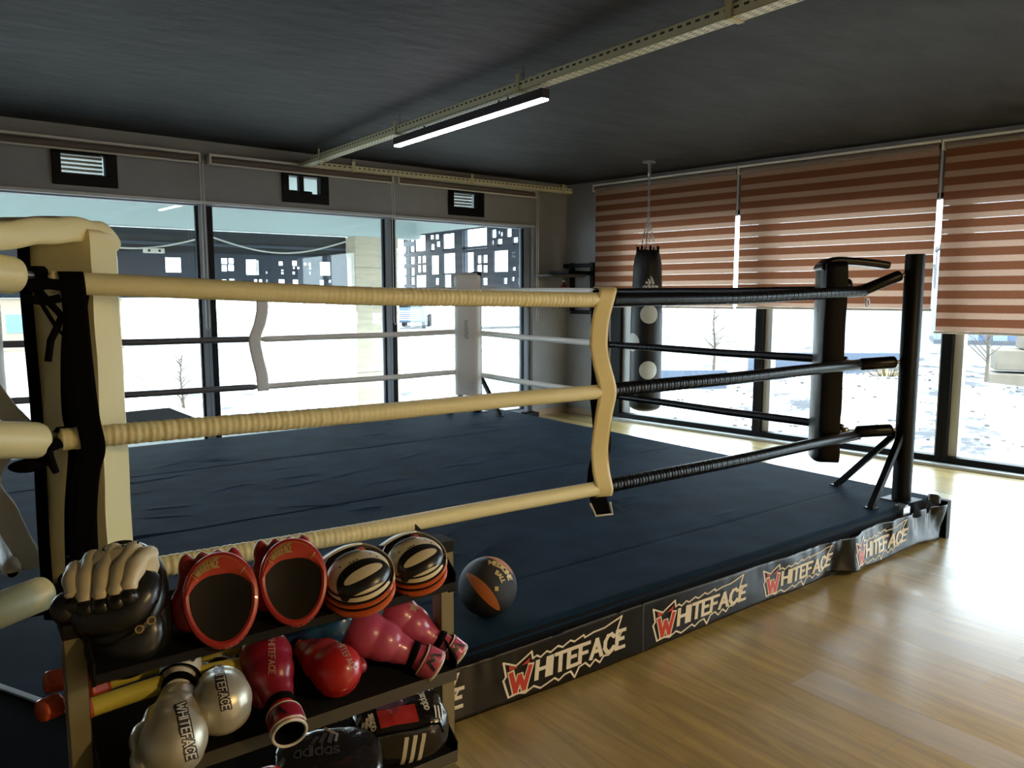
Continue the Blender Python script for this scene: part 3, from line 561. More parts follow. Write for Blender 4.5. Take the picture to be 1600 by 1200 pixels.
q = MB(); q.box((-.026, -.925, .0), (.026, .925, .013)); obj('diffuser', q, emit('lamp_diffuser_glow', (1, .90, .98), TUBE_STRENGTH), r, bevel=.004)
q = MB()
for t in (-.55, -.45, .5): q.tube([(0, t, .06), (0, t, .1)], .006, 8)
obj('hanger', q, M['black'], r)
r = thing('round_lamp', 'round warm ceiling lamp behind the viewpoint', 'lamp', WARM_POS)
q = MB(); q.lathe([(.21, .0), (.22, .02), (.22, .09), (.05, .10), (.05, CH-WARM_POS[2])], 32); obj('housing', q, M['black'], r)
q = MB(); q.lathe([(.01, -.03), (.12, -.025), (.19, -.008), (.20, .004)], 32); obj('diffuser', q, emit('warm_lamp_glow', WARM_COL, WARM_STRENGTH), r)

# ---------------------------------------------------------------- ring
ZT = .27; X0, X1, Y0, Y1 = -.38, 5.09, 2.265, 7.15
r = thing('ring_platform', 'low boxing ring platform covered in dark navy canvas', 'boxing ring', ((X0+X1)/2, (Y0+Y1)/2, 0))
def wr(x, y):
    h = .0035*noise.noise(Vector((x*1.3, y*1.6, 0)))+.0022*noise.noise(Vector((x*4, y*7, 3)))
    for (cx, cy, L, ang, amp, s) in WRK:
        dx, dy = x-cx, y-cy; a = dx*math.cos(ang)+dy*math.sin(ang); b = -dx*math.sin(ang)+dy*math.cos(ang)
        b += .05*math.sin(a*5+cx*7); h += amp*math.exp(-(a/L)**2-(b/s)**2)
    return h
wk = random.Random(5)
WRK = [(wk.uniform(.6, 4.4), wk.uniform(2.6, 6.4), wk.uniform(.06, .22), wk.uniform(-.35, .35), wk.uniform(.0018, .0048), wk.uniform(.008, .018)) for _ in range(60)]
WRK += [(3.35, 3.35, .04, .4, .012, .02), (3.42, 3.38, .10, .2, .007, .014), (3.28, 3.30, .10, .9, .006, .014), (3.3, 3.42, .12, -.2, .005, .014)]
def mat_fn(s, t):
    x = X0+(X1-X0)*s; y = Y0+(Y1-Y0)*t; e = min(x-X0, X1-x, y-Y0, Y1-y); z = ZT-.028*max(0, 1-e/.05)**2
    seam = 0
    for sy in (2.71, 4.37, 5.9): seam += math.exp(-((y-sy)/.009)**2)
    return (x, y, z+wr(x, y)*min(1, e/.1)-.004*seam)
q = MB(); ys = 420
q.grid(mat_fn, 300, ys); obj('canvas_top', q, M['canvas'], r, world=True, angle=80)
q = MB(); q.box((X0+.004, Y0+.004, ZT-.085), (X1-.004, Y1-.004, ZT-.012)); obj('foam_edge', q, M['canvas2'], r, world=True, bevel=.012)
q = MB(); q.box((X0+.03, Y0+.03, .0), (X1-.03, Y1-.03, ZT-.09)); obj('base_frame', q, M['black'], r, world=True)
q = MB(); q.prism([(-.385, 2.255), (.425, 2.255), (.315, 2.50), (.095, 2.92), (-.06, 3.22), (-.385, 3.22)], lambda u, v, d: Vector((u, v, ZT+d)), -.02, .006); obj('added_dark_sheet', q, mat('flat_black_sheet', (.0015, .0015, .002), .9, spec=.1), r, world=True, smooth=False)  # flat black sheet added over the canvas to darken the near left corner
q = MB(); q.box((X1+.005, 2.22, .0), (X1+.055, 2.40, .245)); obj('corner_plate', q, M['black'], r, world=True, bevel=.003)
q = MB(); q.obox((4.62, 2.255, .245), (1, 0, 0), (0, 1, 0), (0, 0, 1), (.04, .012, .035)); q.obox((4.63, 2.28, .283), (1, .2, 0), (0, 1, 0), (0, .1, 1), (.035, .03, .002)); obj('corner_clip', q, M['steel'], r, world=True, bevel=.003)
q = MB(); q.grid(lambda s, t: (4.86+.20*s, 2.235+.02*math.sin(s*8), .25+.055*t+.01*math.sin(s*6)), 10, 4); obj('folded_flap', q, M['vinyl'], r, world=True, solid=.004)
q = MB()
for k in range(7):
    x = 4.68+.03*k; q.grid(lambda s, t: (x+.028*s, 2.25-.012*math.sin(t*3+k)-.01*s, .20+.085*t), 3, 5)
obj('gathered_canvas', q, M['canvas2'], r, world=True, solid=.006)

def bfold(x):
    k = max(0, x-3.0)/2.0
    return k
def ban(u, v, d):      # u = world x, v = height 0..1
    k = bfold(u); z0 = .026+.012*math.sin(u*2.3)+.02*k*math.sin(u*7); z1 = .232+.004*math.sin(u*3)
    y = 2.233-.004*math.sin(u*5.1)*v
    y -= k*(.018*math.sin(u*11+v*2)*(.3+.7*v)+.010*math.sin(u*31+v*3)*v)
    y -= .05*math.exp(-((u-3.98)/.10)**2)*(1-v*.7)*1.0 - .03*math.exp(-((u-3.84)/.09)**2)*(1-v)
    y -= .006*noise.noise(Vector((u*6, v*1.5, 1)))*(.4+k)
    y -= .004*noise.noise(Vector((u*22, v*1.2, 5)))*(.2+k)*v*2
    return Vector((u, y-d, z0+(z1-z0)*v))
r = thing('ring_banner', 'long black vinyl banner with repeated cream and red wolf-ear lettering along the ring front', 'banner', (2.3, 2.233, 0))
q = MB(); q.grid(lambda s, t: ban(-.4+5.46*s, t, 0), 520, 14); obj('banner_sheet', q, M['vinyl'], r, world=True, solid=.0015, angle=80)
q = MB()
for s in (2.36, 1.08): stroke(q, [(s, 0), (s, 1)], .006, ban, .0015, .1)
stroke(q, [(-.4, .985), (5.05, .985)], .03, ban, .0012, .08); obj('seam', q, mat('banner_seam', (.06, .055, .05), .35), r, world=True)
def blogo(x0, w): wlogo(0, 0, 1, lambda u, v, d: ban(x0+u*w/2.98, .12+v*.70, d), r, .0022)
for x0, w in ((.82, .60), (1.615, .62), (2.42, .625), (3.205, .60), (3.985, .60)): blogo(x0, w)

ROPE = dict(yf=2.585, xr=4.60, yb=6.85, xl=.165)
posts = {'FR': (4.82, 2.38), 'FAR': (4.76, 7.06), 'NL': (-.07, 2.38), 'FL': (-.07, 7.06)}
RZ = [1.57, 1.115, .69]
plab = {'FR': 'thick black round ring post at the right front corner', 'FAR': 'ring post behind the white pad at the far corner', 'NL': 'ring post at the near left corner', 'FL': 'ring post at the far left corner'}
def corner(key, sx, sy, pm):
    x, y = posts[key]; r = thing('ring_post', plab[key], 'post', (x, y, ZT-.005)); q = MB(); q.lathe([(.056, 0), (.056, 1.52), (.052, 1.528)], 32); obj('pole', q, pm, r)
    q = MB(); q.box((-.09, -.09, 0), (.09, .09, .008)); obj('base_plate', q, pm, r, bevel=.002)
    for (dx, dy) in (((sx*.36, 0), (0, sy*.44)) if key[0] == 'F' and key != 'FL' else ()):
        q = MB(); a = Vector((dx*.12, dy*.12, .42)); b = Vector((dx, dy, .005)); d = (b-a).normalized(); s = d.cross(ZZ).normalized(); q.obox((a+b)/2, d, s, d.cross(s), ((b-a).length/2, .018, .018)); q.box((dx-.03, dy-.03, .0), (dx+.03, dy+.03, .012)); obj('brace', q, pm, r, bevel=.002)
    return r
corner('FR', -1, 1, M['post']); corner('FAR', -1, -1, M['post']); corner('NL', 1, 1, M['post']); corner('FL', 1, -1, M['post'])

def pad(key, sx, sy, m, label, flap=True, off=.345, ztop=1.745, zbot=.515, w=.27, d=.14, sh=0):
    px, py = posts[key]; n = Vector((sx, sy, 0)).normalized(); t = Vector((-n.y, n.x, 0)); c = Vector((px+sh, py, 0))+n*off*math.sqrt(2)
    r = thing('corner_pad', label, 'corner pad', (c.x, c.y, zbot), group=None)
    def P(a, b, z): return c+t*a+n*b+ZZ*z
    q = MB()
    # rounded-front pad cross section, swept in z
    sec = []; hw = w/2
    for k in range(13):
        th = PI*k/12; sec.append((hw*math.copysign(abs(math.cos(th))**.5, math.cos(th)), d*.5*(abs(math.sin(th))**.45)))
    sec = [(hw, -d*.5)]+sec+[(-hw, -d*.5)]
    zs = [(zbot, .93), (zbot+.012, .985), (zbot+.04, 1)]+[(zbot+.04+(ztop-zbot-.08)*k/24, 1) for k in range(1, 24)]+[(ztop-.04, 1), (ztop-.012, .975), (ztop, .9)]
    vs = []; ns = len(sec)
    for z, s in zs:
        for a, b in sec:
            nz = .0035*noise.noise(Vector((a*14, z*6, 2+px))); vs.append(P(a*s, b*s+(nz if b > -.06 else nz*2), z))
    fs = [(i*ns+j, i*ns+(j+1) % ns, (i+1)*ns+(j+1) % ns, (i+1)*ns+j) for i in range(len(zs)-1) for j in range(ns)]
    fs += [tuple(range(ns-1, -1, -1)), tuple((len(zs)-1)*ns+j for j in range(ns))]
    q.add(vs, fs); obj('pad_body', q, m, r, world=True, angle=60)
    return r, P, c, n, t
padFR = pad('FR', -1, 1, M['bvinyl'], 'tall black vinyl corner pad hanging by the black post')
padFA = pad('FAR', -1, -1, M['offw'], 'tall white corner pad at the far corner of the ring', w=.26)
padNL = pad('NL', 1, 1, M['cream'], 'big cream corner pad with black straps at the near left', d=.155, w=.23, off=.40, sh=.035)
padFL = pad('FL', 1, -1, M['offw'], 'white corner pad at the far left ring corner')
def flap(pd, m, z, L, name='top_flap', th=.02, droop=.03, wd=.24, wv=1):
    r, P, c, n, t = pd; q = MB()
    def F(s, k):
        b = .07-(L)*s; zz = z+.012*math.sin(min(1, s*3)*PI/2)-droop*s*s+ (-.05*max(0, .12-s)/.12)
        return P((k-.5)*wd*(1-.35*s), b, zz+wv*.008*math.sin(s*22+k*3)*(.3 if s > .3 else 1))
    q.grid(F, 26, 10); obj(name, q, m, r, world=True, solid=th, sub=1); return r
flap(padFR, M['bvinyl'], 1.745, .40, droop=.035, th=.045, wv=.15); flap(padNL, M['cream'], 1.735, .50, th=.075, droop=.06, wd=.225); flap(padFA, M['offw'], 1.745, .2, th=.01)
# details on near left pad: black edge tapes, back strip
r, P, c, n, t = padNL; hw = .115
q = MB(); q.grid(lambda s, k: P(hw*.985, -.090-.004*math.sin(s*9), 0)+(-t)*(.0+.038*k)+ZZ*(.52+1.20*s), 30, 2); obj('edge_tape', q, M['strap'], r, world=True, solid=.006)
q = MB(); q.tube([P(hw*1.01+.004*math.sin(k*.6), -.075, .53+1.18*k/24) for k in range(25)], .0045, 6); obj('piping', q, M['offw'], r, world=True)
q = MB(); q.grid(lambda s, k: P(hw*1.012, -.07+.05*k, .53+1.18*s), 30, 2); obj('edge_tape', q, M['strap'], r, world=True, solid=.004)
q = MB()
for s in (0,): q.ell(P(.09, -.085, .585), (.008, .006, .009)); q.tube([P(.09, -.085, .575), P(.093, -.087, .55)], .005, 8)
obj('zip_pull', q, M['chrome'], r, world=True)
r, P, c, n, t = padFR
q = MB(); q.grid(lambda s, k: P(-.12, -.085+.004*math.sin(s*14), 0)+t*(.05*k+.012*math.sin(s*7))+ZZ*(.53+1.15*s), 40, 3); obj('back_flap', q, M['bvinyl'], r, world=True, solid=.006)
q = MB(); q.cap(P(-.02, -.14, 1.60), P(-.02, -.02, 1.60), .05, 16); obj('strap_knob', q, M['bvinyl'], r, world=True)
r, P, c, n, t = padFA
q = MB(); rr = random.Random(2)
for k in range(16):
    z = 1.10+k*.012; x = -.02+rr.uniform(-.006, .006); q.add([P(x, .0715, z), P(x+.045-k*.0006, .0715, z), P(x+.045-k*.0006, .0715, z+.007), P(x, .0715, z+.007)], [(0,1,2,3)])
obj('worn_print', q, mat('faded_print', (.38, .37, .35), .6), r, world=True, smooth=False)

# turnbuckle covers + buckles
def cover(key, sx, sy, z, m, label, L0=.06, L1=.30, rad=.046, dz=0, side=1, ang=0):
    px, py = posts[key]; n = Vector((sx, sy, 0)).normalized(); n = Matrix.Rotation(ang, 3, 'Z') @ n
    a = Vector((px, py, z+dz))+n*L0; b = Vector((px, py, z))+n*L1; r = thing('turnbuckle_cover', label, 'turnbuckle cover', a)
    q = MB(); q.cap(a, b, rad, 24); obj('padded_sleeve', q, m, r, world=True)
    q = MB(); e = b+n*.005; q.tube([a-n*(L0-.05), e+n*.10], .011, 10); obj('turnbuckle_rod', q, M['steel'], r, world=True)
    q = MB(); q.lathe([(.016, -.03), (.024, -.02), (.024, .02), (.016, .03)], 12, Matrix.Translation(e+n*.05)); obj('buckle', q, M['strap'] if m is not M['bvinyl'] else M['steel'], r, world=True)
    return r
hl = ['top', 'middle', 'bottom']
for i, z in enumerate(RZ):
    cover('FR', -1, 1, z-.0, M['bvinyl'], 'black padded %s sleeve between the black post and its pad' % hl[i], .07, .30, .038 if i else .034, dz=(.10 if i == 0 else .02), ang=0)
    cover('FAR', -1, -1, z, M['offw'], 'white %s turnbuckle sleeve behind the far white pad' % hl[i], .06, .26, .04)
cover('NL', 1, 1, 1.60, M['cream'], 'cream top turnbuckle sleeve at the left edge beside the near pad', .12, .335, .052, dz=.02, ang=-.18)
cover('NL', 1, 1, 1.13, M['cream'], 'thick cream middle turnbuckle sleeve at the left edge', .10, .37, .052, dz=.05, ang=-.20)
cover('NL', 1, 1, .69, M['cream'], 'thick cream bottom turnbuckle sleeve at the left edge', .10, .345, .050, dz=.0, ang=-.22)

def rope(pts, label, rad, segs, ridged=True, name='ring_rope', group=None, end=None):
    """pts: centreline as list of 3D; segs: [(t0,t1,material,name)] covers along the rope"""
    r = thing(name, label, 'rope', pts[0], group=group); pts = [Vector(p) for p in pts]
    Ls = [0]
    for a, b in zip(pts, pts[1:]): Ls.append(Ls[-1]+(b-a).length)
    T = Ls[-1]
    def at(t):
        d = t*T
        for i in range(len(pts)-1):
            if d <= Ls[i+1] or i == len(pts)-2: return pts[i].lerp(pts[i+1], (d-Ls[i])/(Ls[i+1]-Ls[i]))
    for (t0, t1, m, nm) in segs:
        n = int((t1-t0)*T/(.0035 if ridged else .05))+2; P = []; R = []; rr = random.Random(hash(label) % 1000 if 0 else len(label))
        ph = 0
        for k in range(n+1):
            u = k/n; p = at(t0+(t1-t0)*u); x = u*(t1-t0)*T; ph += rr.uniform(.7, 1.3)
            rg = (.0007*math.sin(x*2*PI/.0205+.9*math.sin(x*9))+.0006*math.sin(x*2*PI/.047+math.sin(x*17))) if ridged else 0
            amp = .55+.45*math.sin(x*2.1+len(label)); e = min(u, 1-u)*(t1-t0)*T; R.append(max(.004, rad+rg*amp-(.012 if e < .004 else 0))); P.append(p+ZZ*(.0015*math.sin(x*5)))
        q = MB(); q.tube(P, R, 18); obj(nm, q, m, r, world=True, angle=85)
    q = MB(); q.tube([at(k/30) for k in range(31)], rad*.55, 8); obj('inner_rope', q, M['strap'], r, world=True)
    return r
def sag(a, b, s, n=24): a, b = Vector(a), Vector(b); return [a.lerp(b, k/n)-ZZ*(s*4*(k/n)*(1-k/n)) for k in range(n+1)]
xs, xe = .27, 4.64; xt = (2.42-xs)/(xe-xs)
for i, (za, zb, s) in enumerate([(1.585, 1.572, .052), (1.128, 1.118, .012), (.695, .672, .022)]):
    rope(sag((xs, ROPE['yf'], za), (xe, ROPE['yf'], zb), s), '%s front rope, cream on the left half and black on the right' % hl[i], .033, [(.0, xt, M['cream'], 'cream_sleeve'), (xt+.012, 1, M['bvinyl'], 'black_sleeve')])
    q = Vector((ROPE['xr'], 2.66, RZ[i])); ym = (4.95-2.66)/(6.80-2.66); z2 = [1.60, 1.145, .705][i]; z1 = [1.575, 1.135, .712][i]
    rope(sag((4.60, 2.66, z1), (4.60, 6.80, z2), .012), '%s right-side rope running away to the far white pad, black near half' % hl[i], .027, [(0, ym, M['bvinyl'], 'black_sleeve'), (ym+.01, 1, M['offw'], 'white_sleeve')], ridged=(i == 1))
    z3 = [1.60, 1.165, .745][i]; z4 = [1.61, 1.19, .765][i]
    rope(sag((4.52, ROPE['yb'], z3), (.1, ROPE['yb'], z4), .02), '%s far rope along the window wall side' % hl[i], .026, [(0, .5, M['offw'], 'white_sleeve'), (.507, 1, mat('grey_vinyl', (.10, .10, .11), .4), 'grey_sleeve')], ridged=False)
    rope(sag((ROPE['xl']-.02, 2.8, RZ[i]), (ROPE['xl']-.06, 6.8, RZ[i]+.02), .02), '%s left-side rope at the left edge' % hl[i], .028, [(0, .97, M['offw'], 'white_sleeve')], ridged=False)

def ribbon(pts, w, name, m, parent, side=(1, 0, 0), th=.004, curve=.0):
    pts = [Vector(p) for p in pts]; S = Vector(side).normalized(); q = MB(); N = len(pts)
    # smooth by catmull
    out = []
    for i in range(N-1):
        p0, p1, p2, p3 = pts[max(i-1, 0)], pts[i], pts[i+1], pts[min(i+2, N-1)]
        for k in range(6):
            t = k/6; out.append(.5*((2*p1)+(p2-p0)*t+(2*p0-5*p1+4*p2-p3)*t*t+(3*p1-p0-3*p2+p3)*t**3))
    out.append(pts[-1]); n = len(out)-1
    q.grid(lambda s, k: out[round(s*n)]+S*w*(k-.5)+Vector((0, -1, 0))*curve*(1-(2*k-1)**2), n, 6)
    return obj(name, q, m, parent, world=True, solid=th, angle=80)
# centre tie
r = thing('rope_tie', 'wavy cream strap tying the three front ropes where cream meets black', 'rope tie', (2.41, 2.545, .55))
T = [(2.435, 2.60, 1.582), (2.43, 2.555, 1.575), (2.412, 2.545, 1.536), (2.386, 2.552, 1.44), (2.388, 2.565, 1.33), (2.405, 2.56, 1.235), (2.43, 2.545, 1.118), (2.418, 2.56, .99), (2.412, 2.575, .85), (2.408, 2.56, .75), (2.418, 2.545, .665), (2.425, 2.56, .625)]
sd = (1, -.35, 0)
ribbon(T, .084, 'front_strap', M['cream'], r, sd, .004)
ribbon([(2.46, 2.625, 1.57), (2.445, 2.62, 1.45), (2.45, 2.62, 1.3), (2.46, 2.63, 1.15), (2.45, 2.63, 1.10), (2.465, 2.63, 1.0), (2.46, 2.61, .85), (2.44, 2.62, .75), (2.44, 2.63, .66)], .088, 'back_strap', M['strap'], r, sd)
q = MB(); S = Vector(sd).normalized()
for e in (-.5, .5):
    q.tube([Vector(p)+S*.084*e for p in T[2:]], .0022, 5)
obj('stitched_edge', q, mat('stitch_brown', (.35, .27, .14), .6), r, world=True)
ribbon([(2.405, 2.575, .625), (2.395, 2.55, .585), (2.39, 2.53, .555)], .085, 'strap_tail', M['strap'], r, sd)
q = MB(); tl = [Vector((2.40, 2.56, .60))-S*.045, Vector((2.39, 2.522, .55))-S*.036, Vector((2.39, 2.52, .553))+S*.045, Vector((2.405, 2.55, .60))+S*.042]; q.tube(tl, .005, 6); obj('tail_border', q, M['offw'], r, world=True)
# near-left black tie in front of ropes
r = thing('rope_tie', 'wide black webbing strap hanging over the ropes in front of the cream pad', 'rope tie', (.33, 2.53, .6))
ribbon([(.325, 2.58, 1.612), (.325, 2.545, 1.605), (.328, 2.54, 1.54), (.334, 2.545, 1.36), (.343, 2.548, 1.2), (.353, 2.54, 1.10), (.335, 2.55, 1.02), (.322, 2.555, .9), (.318, 2.55, .78), (.312, 2.54, .69), (.31, 2.56, .64)], .064, 'webbing', M['strap'], r, (1, -.15, 0), .006)
ribbon([(.36, 2.64, 1.60), (.33, 2.65, 1.4), (.32, 2.65, 1.2), (.33, 2.64, 1.1), (.31, 2.65, .9), (.30, 2.64, .7)], .06, 'back_webbing', M['strap'], r, (1, -.15, 0), .006)
r = thing('lacing', 'black cord loops knotted below the top rope on the cream pad', 'cord', (.25, 2.55, 1.5))
q = MB()
def lp(pts, rad=.006): q.tube([Vector(p) for p in pts], rad, 8)
A0 = Vector((.235, 2.56, 1.56))
lp([A0+Vector(v) for v in ((0,0,0),(.02,0,-.05),(.045,0,-.10),(.06,-.005,-.125),(.075,0,-.10),(.085,0,-.05),(.07,0,0))]); lp([A0+Vector(v) for v in ((.01,0,0),(.03,-.006,-.03),(.06,-.004,-.07),(.05,0,-.10),(.03,0,-.14),(.02,0,-.20))], .010)
lp([A0+Vector(v) for v in ((-.02,0,.01),(.03,-.01,.02),(.07,-.01,.015))], .016); lp([A0+Vector(v) for v in ((-.03,0,-.02),(.02,-.01,-.03),(.06,-.01,-.02))], .012)
obj('cord_loop', q, M['strap'], r, world=True)
for z, lb in ((1.115, 'black strap knot at the middle rope beside the cream pad'), (.69, 'black strap knot at the bottom rope beside the cream pad')):
    r = thing('strap_knot', lb, 'strap', (.21, 2.56, z)); q = MB()
    q.tube([(.20, 2.56, z+.02), (.24, 2.54, z), (.27, 2.55, z+.01)], .016, 10); q.tube([(.235, 2.55, z+.02), (.24, 2.545, z-.03), (.255, 2.545, z-.075)], [.014, .013, .009], 8); q.ell((.19, 2.57, z-.05), (.05, .025, .02)); obj('knot', q, M['strap'], r, world=True)
r = thing('rope_tie', 'white wavy strap on the left-side ropes behind the turnbuckle sleeves', 'rope tie', (.15, 2.9, .6))
ribbon([(.02, 2.95, 1.56), (.06, 2.93, 1.42), (.10, 2.9, 1.31), (.15, 2.9, 1.21), (.215, 2.9, 1.10), (.14, 2.9, 1.04), (.10, 2.9, .96), (.135, 2.9, .88), (.17, 2.9, .77), (.215, 2.9, .66)], .075, 'strap_band', M['offw'], r, (1, -.2, 0), .006)
r = thing('rope_tie', 'white strap tying the far ropes in front of the middle window', 'rope tie', (2.29, 6.81, .7))
ribbon([(2.31, 6.81, 1.60), (2.33, 6.815, 1.45), (2.30, 6.81, 1.30), (2.25, 6.81, 1.16), (2.27, 6.815, 1.0), (2.30, 6.81, .85), (2.31, 6.81, .70)], .105, 'strap_band', M['offw'], r, (1, 0, 0), .004)
r = thing('buckle_strap', 'pale strap end with ring dangling under the top rope at the black pad', 'strap', (4.62, 2.6, 1.55)); q = MB()
q.tube([(4.64, 2.585, 1.55), (4.645, 2.58, 1.52), (4.635, 2.575, 1.49), (4.65, 2.575, 1.475)], .009, 8, flat=.4); obj('strap_end', q, M['offw'], r, world=True); q = MB(); q.tube([(4.645+.018*math.cos(a/12*2*PI), 2.57, 1.50+.024*math.sin(a/12*2*PI)) for a in range(12)], .004, 6, closed=True); obj('ring', q, M['steel'], r, world=True)

# ---------------------------------------------------------------- punching bag, speed bag bracket
bx, by = 6.19, 5.90
r = thing('punching_bag', 'tall black punching bag with white target dots hanging from the ceiling', 'punching bag', (bx, by, CH))
q = MB(); q.lathe([(.075, 0), (.075, -.012), (.05, -.02)], 24); q.lathe([(.02, -.01), (.016, -.10), (.022, -.12), (.01, -.15)], 14); q.box((-.09, -.012, -.02), (.09, .012, -.008)); obj('ceiling_mount', q, M['steel'], r)
def chain(a, b, n, rr=.013, w=.0035, nm='chain'):
    q = MB(); a, b = Vector(a), Vector(b); d = (b-a)/n; dn = d.normalized(); s = dn.cross(Vector((0,1,0)) if abs(dn.y) < .9 else Vector((1,0,0))).normalized(); t2 = dn.cross(s)
    for k in range(n):
        c = a+d*(k+.5); S = s if k % 2 else t2; q.tube([c+dn*(d.length*.62)*math.sin(j/8*2*PI)+S*rr*math.cos(j/8*2*PI) for j in range(8)], w, 5, closed=True)
    return q
obj('chain', chain((0, 0, -.15), (0, 0, -.60), 16), M['steel'], r)
for k in range(4):
    a = k*PI/2+.5; obj('chain', chain((.01*math.cos(a), .01*math.sin(a), -.60), (.085*math.cos(a), .085*math.sin(a), -.95), 12, .010, .003), M['steel'], r)
Zt = 2.02-CH; Zb = .30-CH
def bagR(z): 
    if z > Zt-.16: t = (Zt-z)/.16; return .105+.045*math.sqrt(max(0, min(1, t)))
    if z > Zt-.75: return .15+.02*(Zt-.16-z)/.59
    if z < Zb+.05: return .17*math.sqrt(max(.02, 1-((Zb+.05-z)/.07)**2))
    return .17
zz = [Zt+.0, Zt-.01, Zt-.03, Zt-.08, Zt-.16]+[Zt-.16-k*(Zt-.16-Zb-.05)/20 for k in range(1, 21)]+[Zb+.035, Zb+.02, Zb+.005, Zb-.008, Zb-.015]
q = MB(); q.lathe([(bagR(z), z) for z in zz], 40); obj('bag_body', q, mat('bag_leather', (.007, .007, .008), .42, bump=.1, bscale=20, spec=.35), r)
q = MB()
for k in range(8): a = k*PI/4+.2; q.obox((.118*math.cos(a), .118*math.sin(a), Zt-.01), (-math.sin(a), math.cos(a), 0), (math.cos(a), math.sin(a), 0), (0, 0, 1), (.012, .004, .05))
obj('hanging_strap', q, M['strap'], r)
face = math.atan2(-by, -bx)     # towards the camera
def bagf(u, v, d): a = face+u/.17; rr = bagR(v)+d; return Vector((rr*math.cos(a), rr*math.sin(a), v))
for (u, z) in ((.028, 1.34), (.028, .745), (-.17, 1.04)):
    q = MB(); fill(q, [(u+.098*math.cos(a/28*2*PI), z-CH+.098*math.sin(a/28*2*PI)) for a in range(28)], bagf, .003); 
    q2 = MB(); n_ = 28
    for ring in range(7):
        for a in range(n_):
            p = [(ring, a), (ring+1, a), (ring+1, a+1), (ring, a+1)]
            q2.add([bagf(u+.014*i*math.cos(j/n_*2*PI), z-CH+.014*i*math.sin(j/n_*2*PI), .003) for i, j in p], [(0, 1, 2, 3)])
    obj('target_dot', q2, mat('dot_white', (.62, .64, .60), .5), r)
q = MB(); sports_bars(q, .035, 1.66-CH, .085, bagf, .004); text(q, 'adidas', -.045, 1.607-CH, .045, .012, bagf, .004, gap=.2, step=.02); obj('bag_emblem', q, mat('dot_white', (.62,)*3), r)

r = thing('speed_bag_bracket', 'black steel wall bracket with speed bag platform in the corner', 'wall bracket', PB(.25, .05, 1.3))
q = MB()
for u in (.12, .46): wbox(q, PB, u-.025, u+.025, .0, .05, 1.30, 1.95)
wbox(q, PB, .10, .50, .005, .045, 1.30, 1.35); wbox(q, PB, .0, .50, .03, .07, 1.89, 1.94); wbox(q, PB, .0, .50, .05, .09, 1.79, 1.84); obj('mounting_rails', q, M['black'], r, world=True, bevel=.003)
q = MB(); wbox(q, PB, .12, .16, .05, .45, 1.80, 1.84); wbox(q, PB, .40, .44, .05, .45, 1.80, 1.84); wbox(q, PB, .12, .44, .42, .46, 1.80, 1.84); obj('support_arm', q, M['black'], r, world=True, bevel=.003)
q = MB(); cpt = PB(.28, .42, 1.765); q.lathe([(.29, 0), (.30, .006), (.30, .024), (.29, .03)], 40, Matrix.Translation(cpt)); obj('platform', q, mat('bracket_board', (.03, .028, .026), .5), r, world=True)
for u in (.12, .46):
    for z in (1.325, 1.91): q = MB(); q.ell(PB(u, .055, z), (.008, .008, .008), None, 10, 6); obj('bolt', q, M['steel'], r, world=True)
q = MB(); q.tube([PB(.40+.02*math.cos(a/12*2*PI), .1, 1.73+.035*math.sin(a/12*2*PI)) for a in range(12)], .006, 6, closed=True); obj('hook_ring', q, M['steel'], r, world=True)
sp = PB(.22, .30, 1.75)
r = thing('speed_bag', 'small dark red speed bag hanging under the corner bracket', 'speed bag', sp)
q = MB(); q.lathe([(.012, 0), (.02, -.02), (.02, -.04), (.008, -.05)], 12); obj('swivel', q, M['chrome'], r)
q = MB(); q.lathe([(.012, -.05), (.03, -.08), (.06, -.15), (.085, -.22), (.085, -.27), (.05, -.32), (.01, -.335)], 24); obj('bladder', q, mat('dark_red_leather', (.16, .02, .015), .35), r)

# ---------------------------------------------------------------- medicine ball
BR = .118; bc = Vector((1.715, 2.475, ZT+BR-.004))
r = thing('medicine_ball', 'black and orange medicine ball resting on the ring canvas', 'ball', bc-ZZ*BR)
fw = (Vector((0, 0, 1.55))-bc).normalized(); rt = ZZ.cross(fw).normalized(); up = fw.cross(rt)
def sph(u, v, d):   # u,v angles (radians) about the facing direction
    th = math.sqrt(u*u+v*v); 
    if th < 1e-6: return bc+fw*(BR+d)
    k = math.sin(th)/th; return bc+(fw*math.cos(th)+rt*u*k+up*v*k)*(BR+d)
q = MB(); q.ell(bc, (BR, BR, BR), None, 48, 32); obj('ball_shell', q, mat('ball_black_rubber', (.014, .013, .013), .45, bump=.5, bscale=500), r, world=True)
def lens(cx, cy, L, W, ang, nm, m, lift=.001, bend=0):
    q = MB(); N = 24; K = 6
    def F(s, t):
        a = (s-.5)*2; w = W*(1-a*a)**.75 if abs(a) < 1 else 0; x = a*L; y = (t-.5)*2*w+bend*(1-a*a)
        return sph(cx+x*math.cos(ang)-y*math.sin(ang), cy+x*math.sin(ang)+y*math.cos(ang), lift)
    q.grid(F, N, K); return obj(nm, q, m, r, world=True)
org = mat('ball_orange_rubber', (.58, .16, .03), .5, bump=.5, bscale=500)
lens(-.18, -.20, .98, .20, math.radians(-48), 'orange_panel', org, .001, .08)
lens(.42, .98, .85, .20, math.radians(-35), 'orange_panel', org, .001, .2)
gold = mat('gold_print', (.72, .56, .22), .45)
def arc(x0, y0, ang):
    c_, s_ = math.cos(ang), math.sin(ang)
    return lambda u, v, d: sph(x0+u*c_-v*s_-.16*u*u*s_*0, y0+u*s_+v*c_-.25*(u-.4)**2*0, d)
q = MB(); 
def arc_(ph0, th0): return lambda u, v, d: sph((th0+v)*math.cos(ph0-u/th0), (th0+v)*math.sin(ph0-u/th0), d)
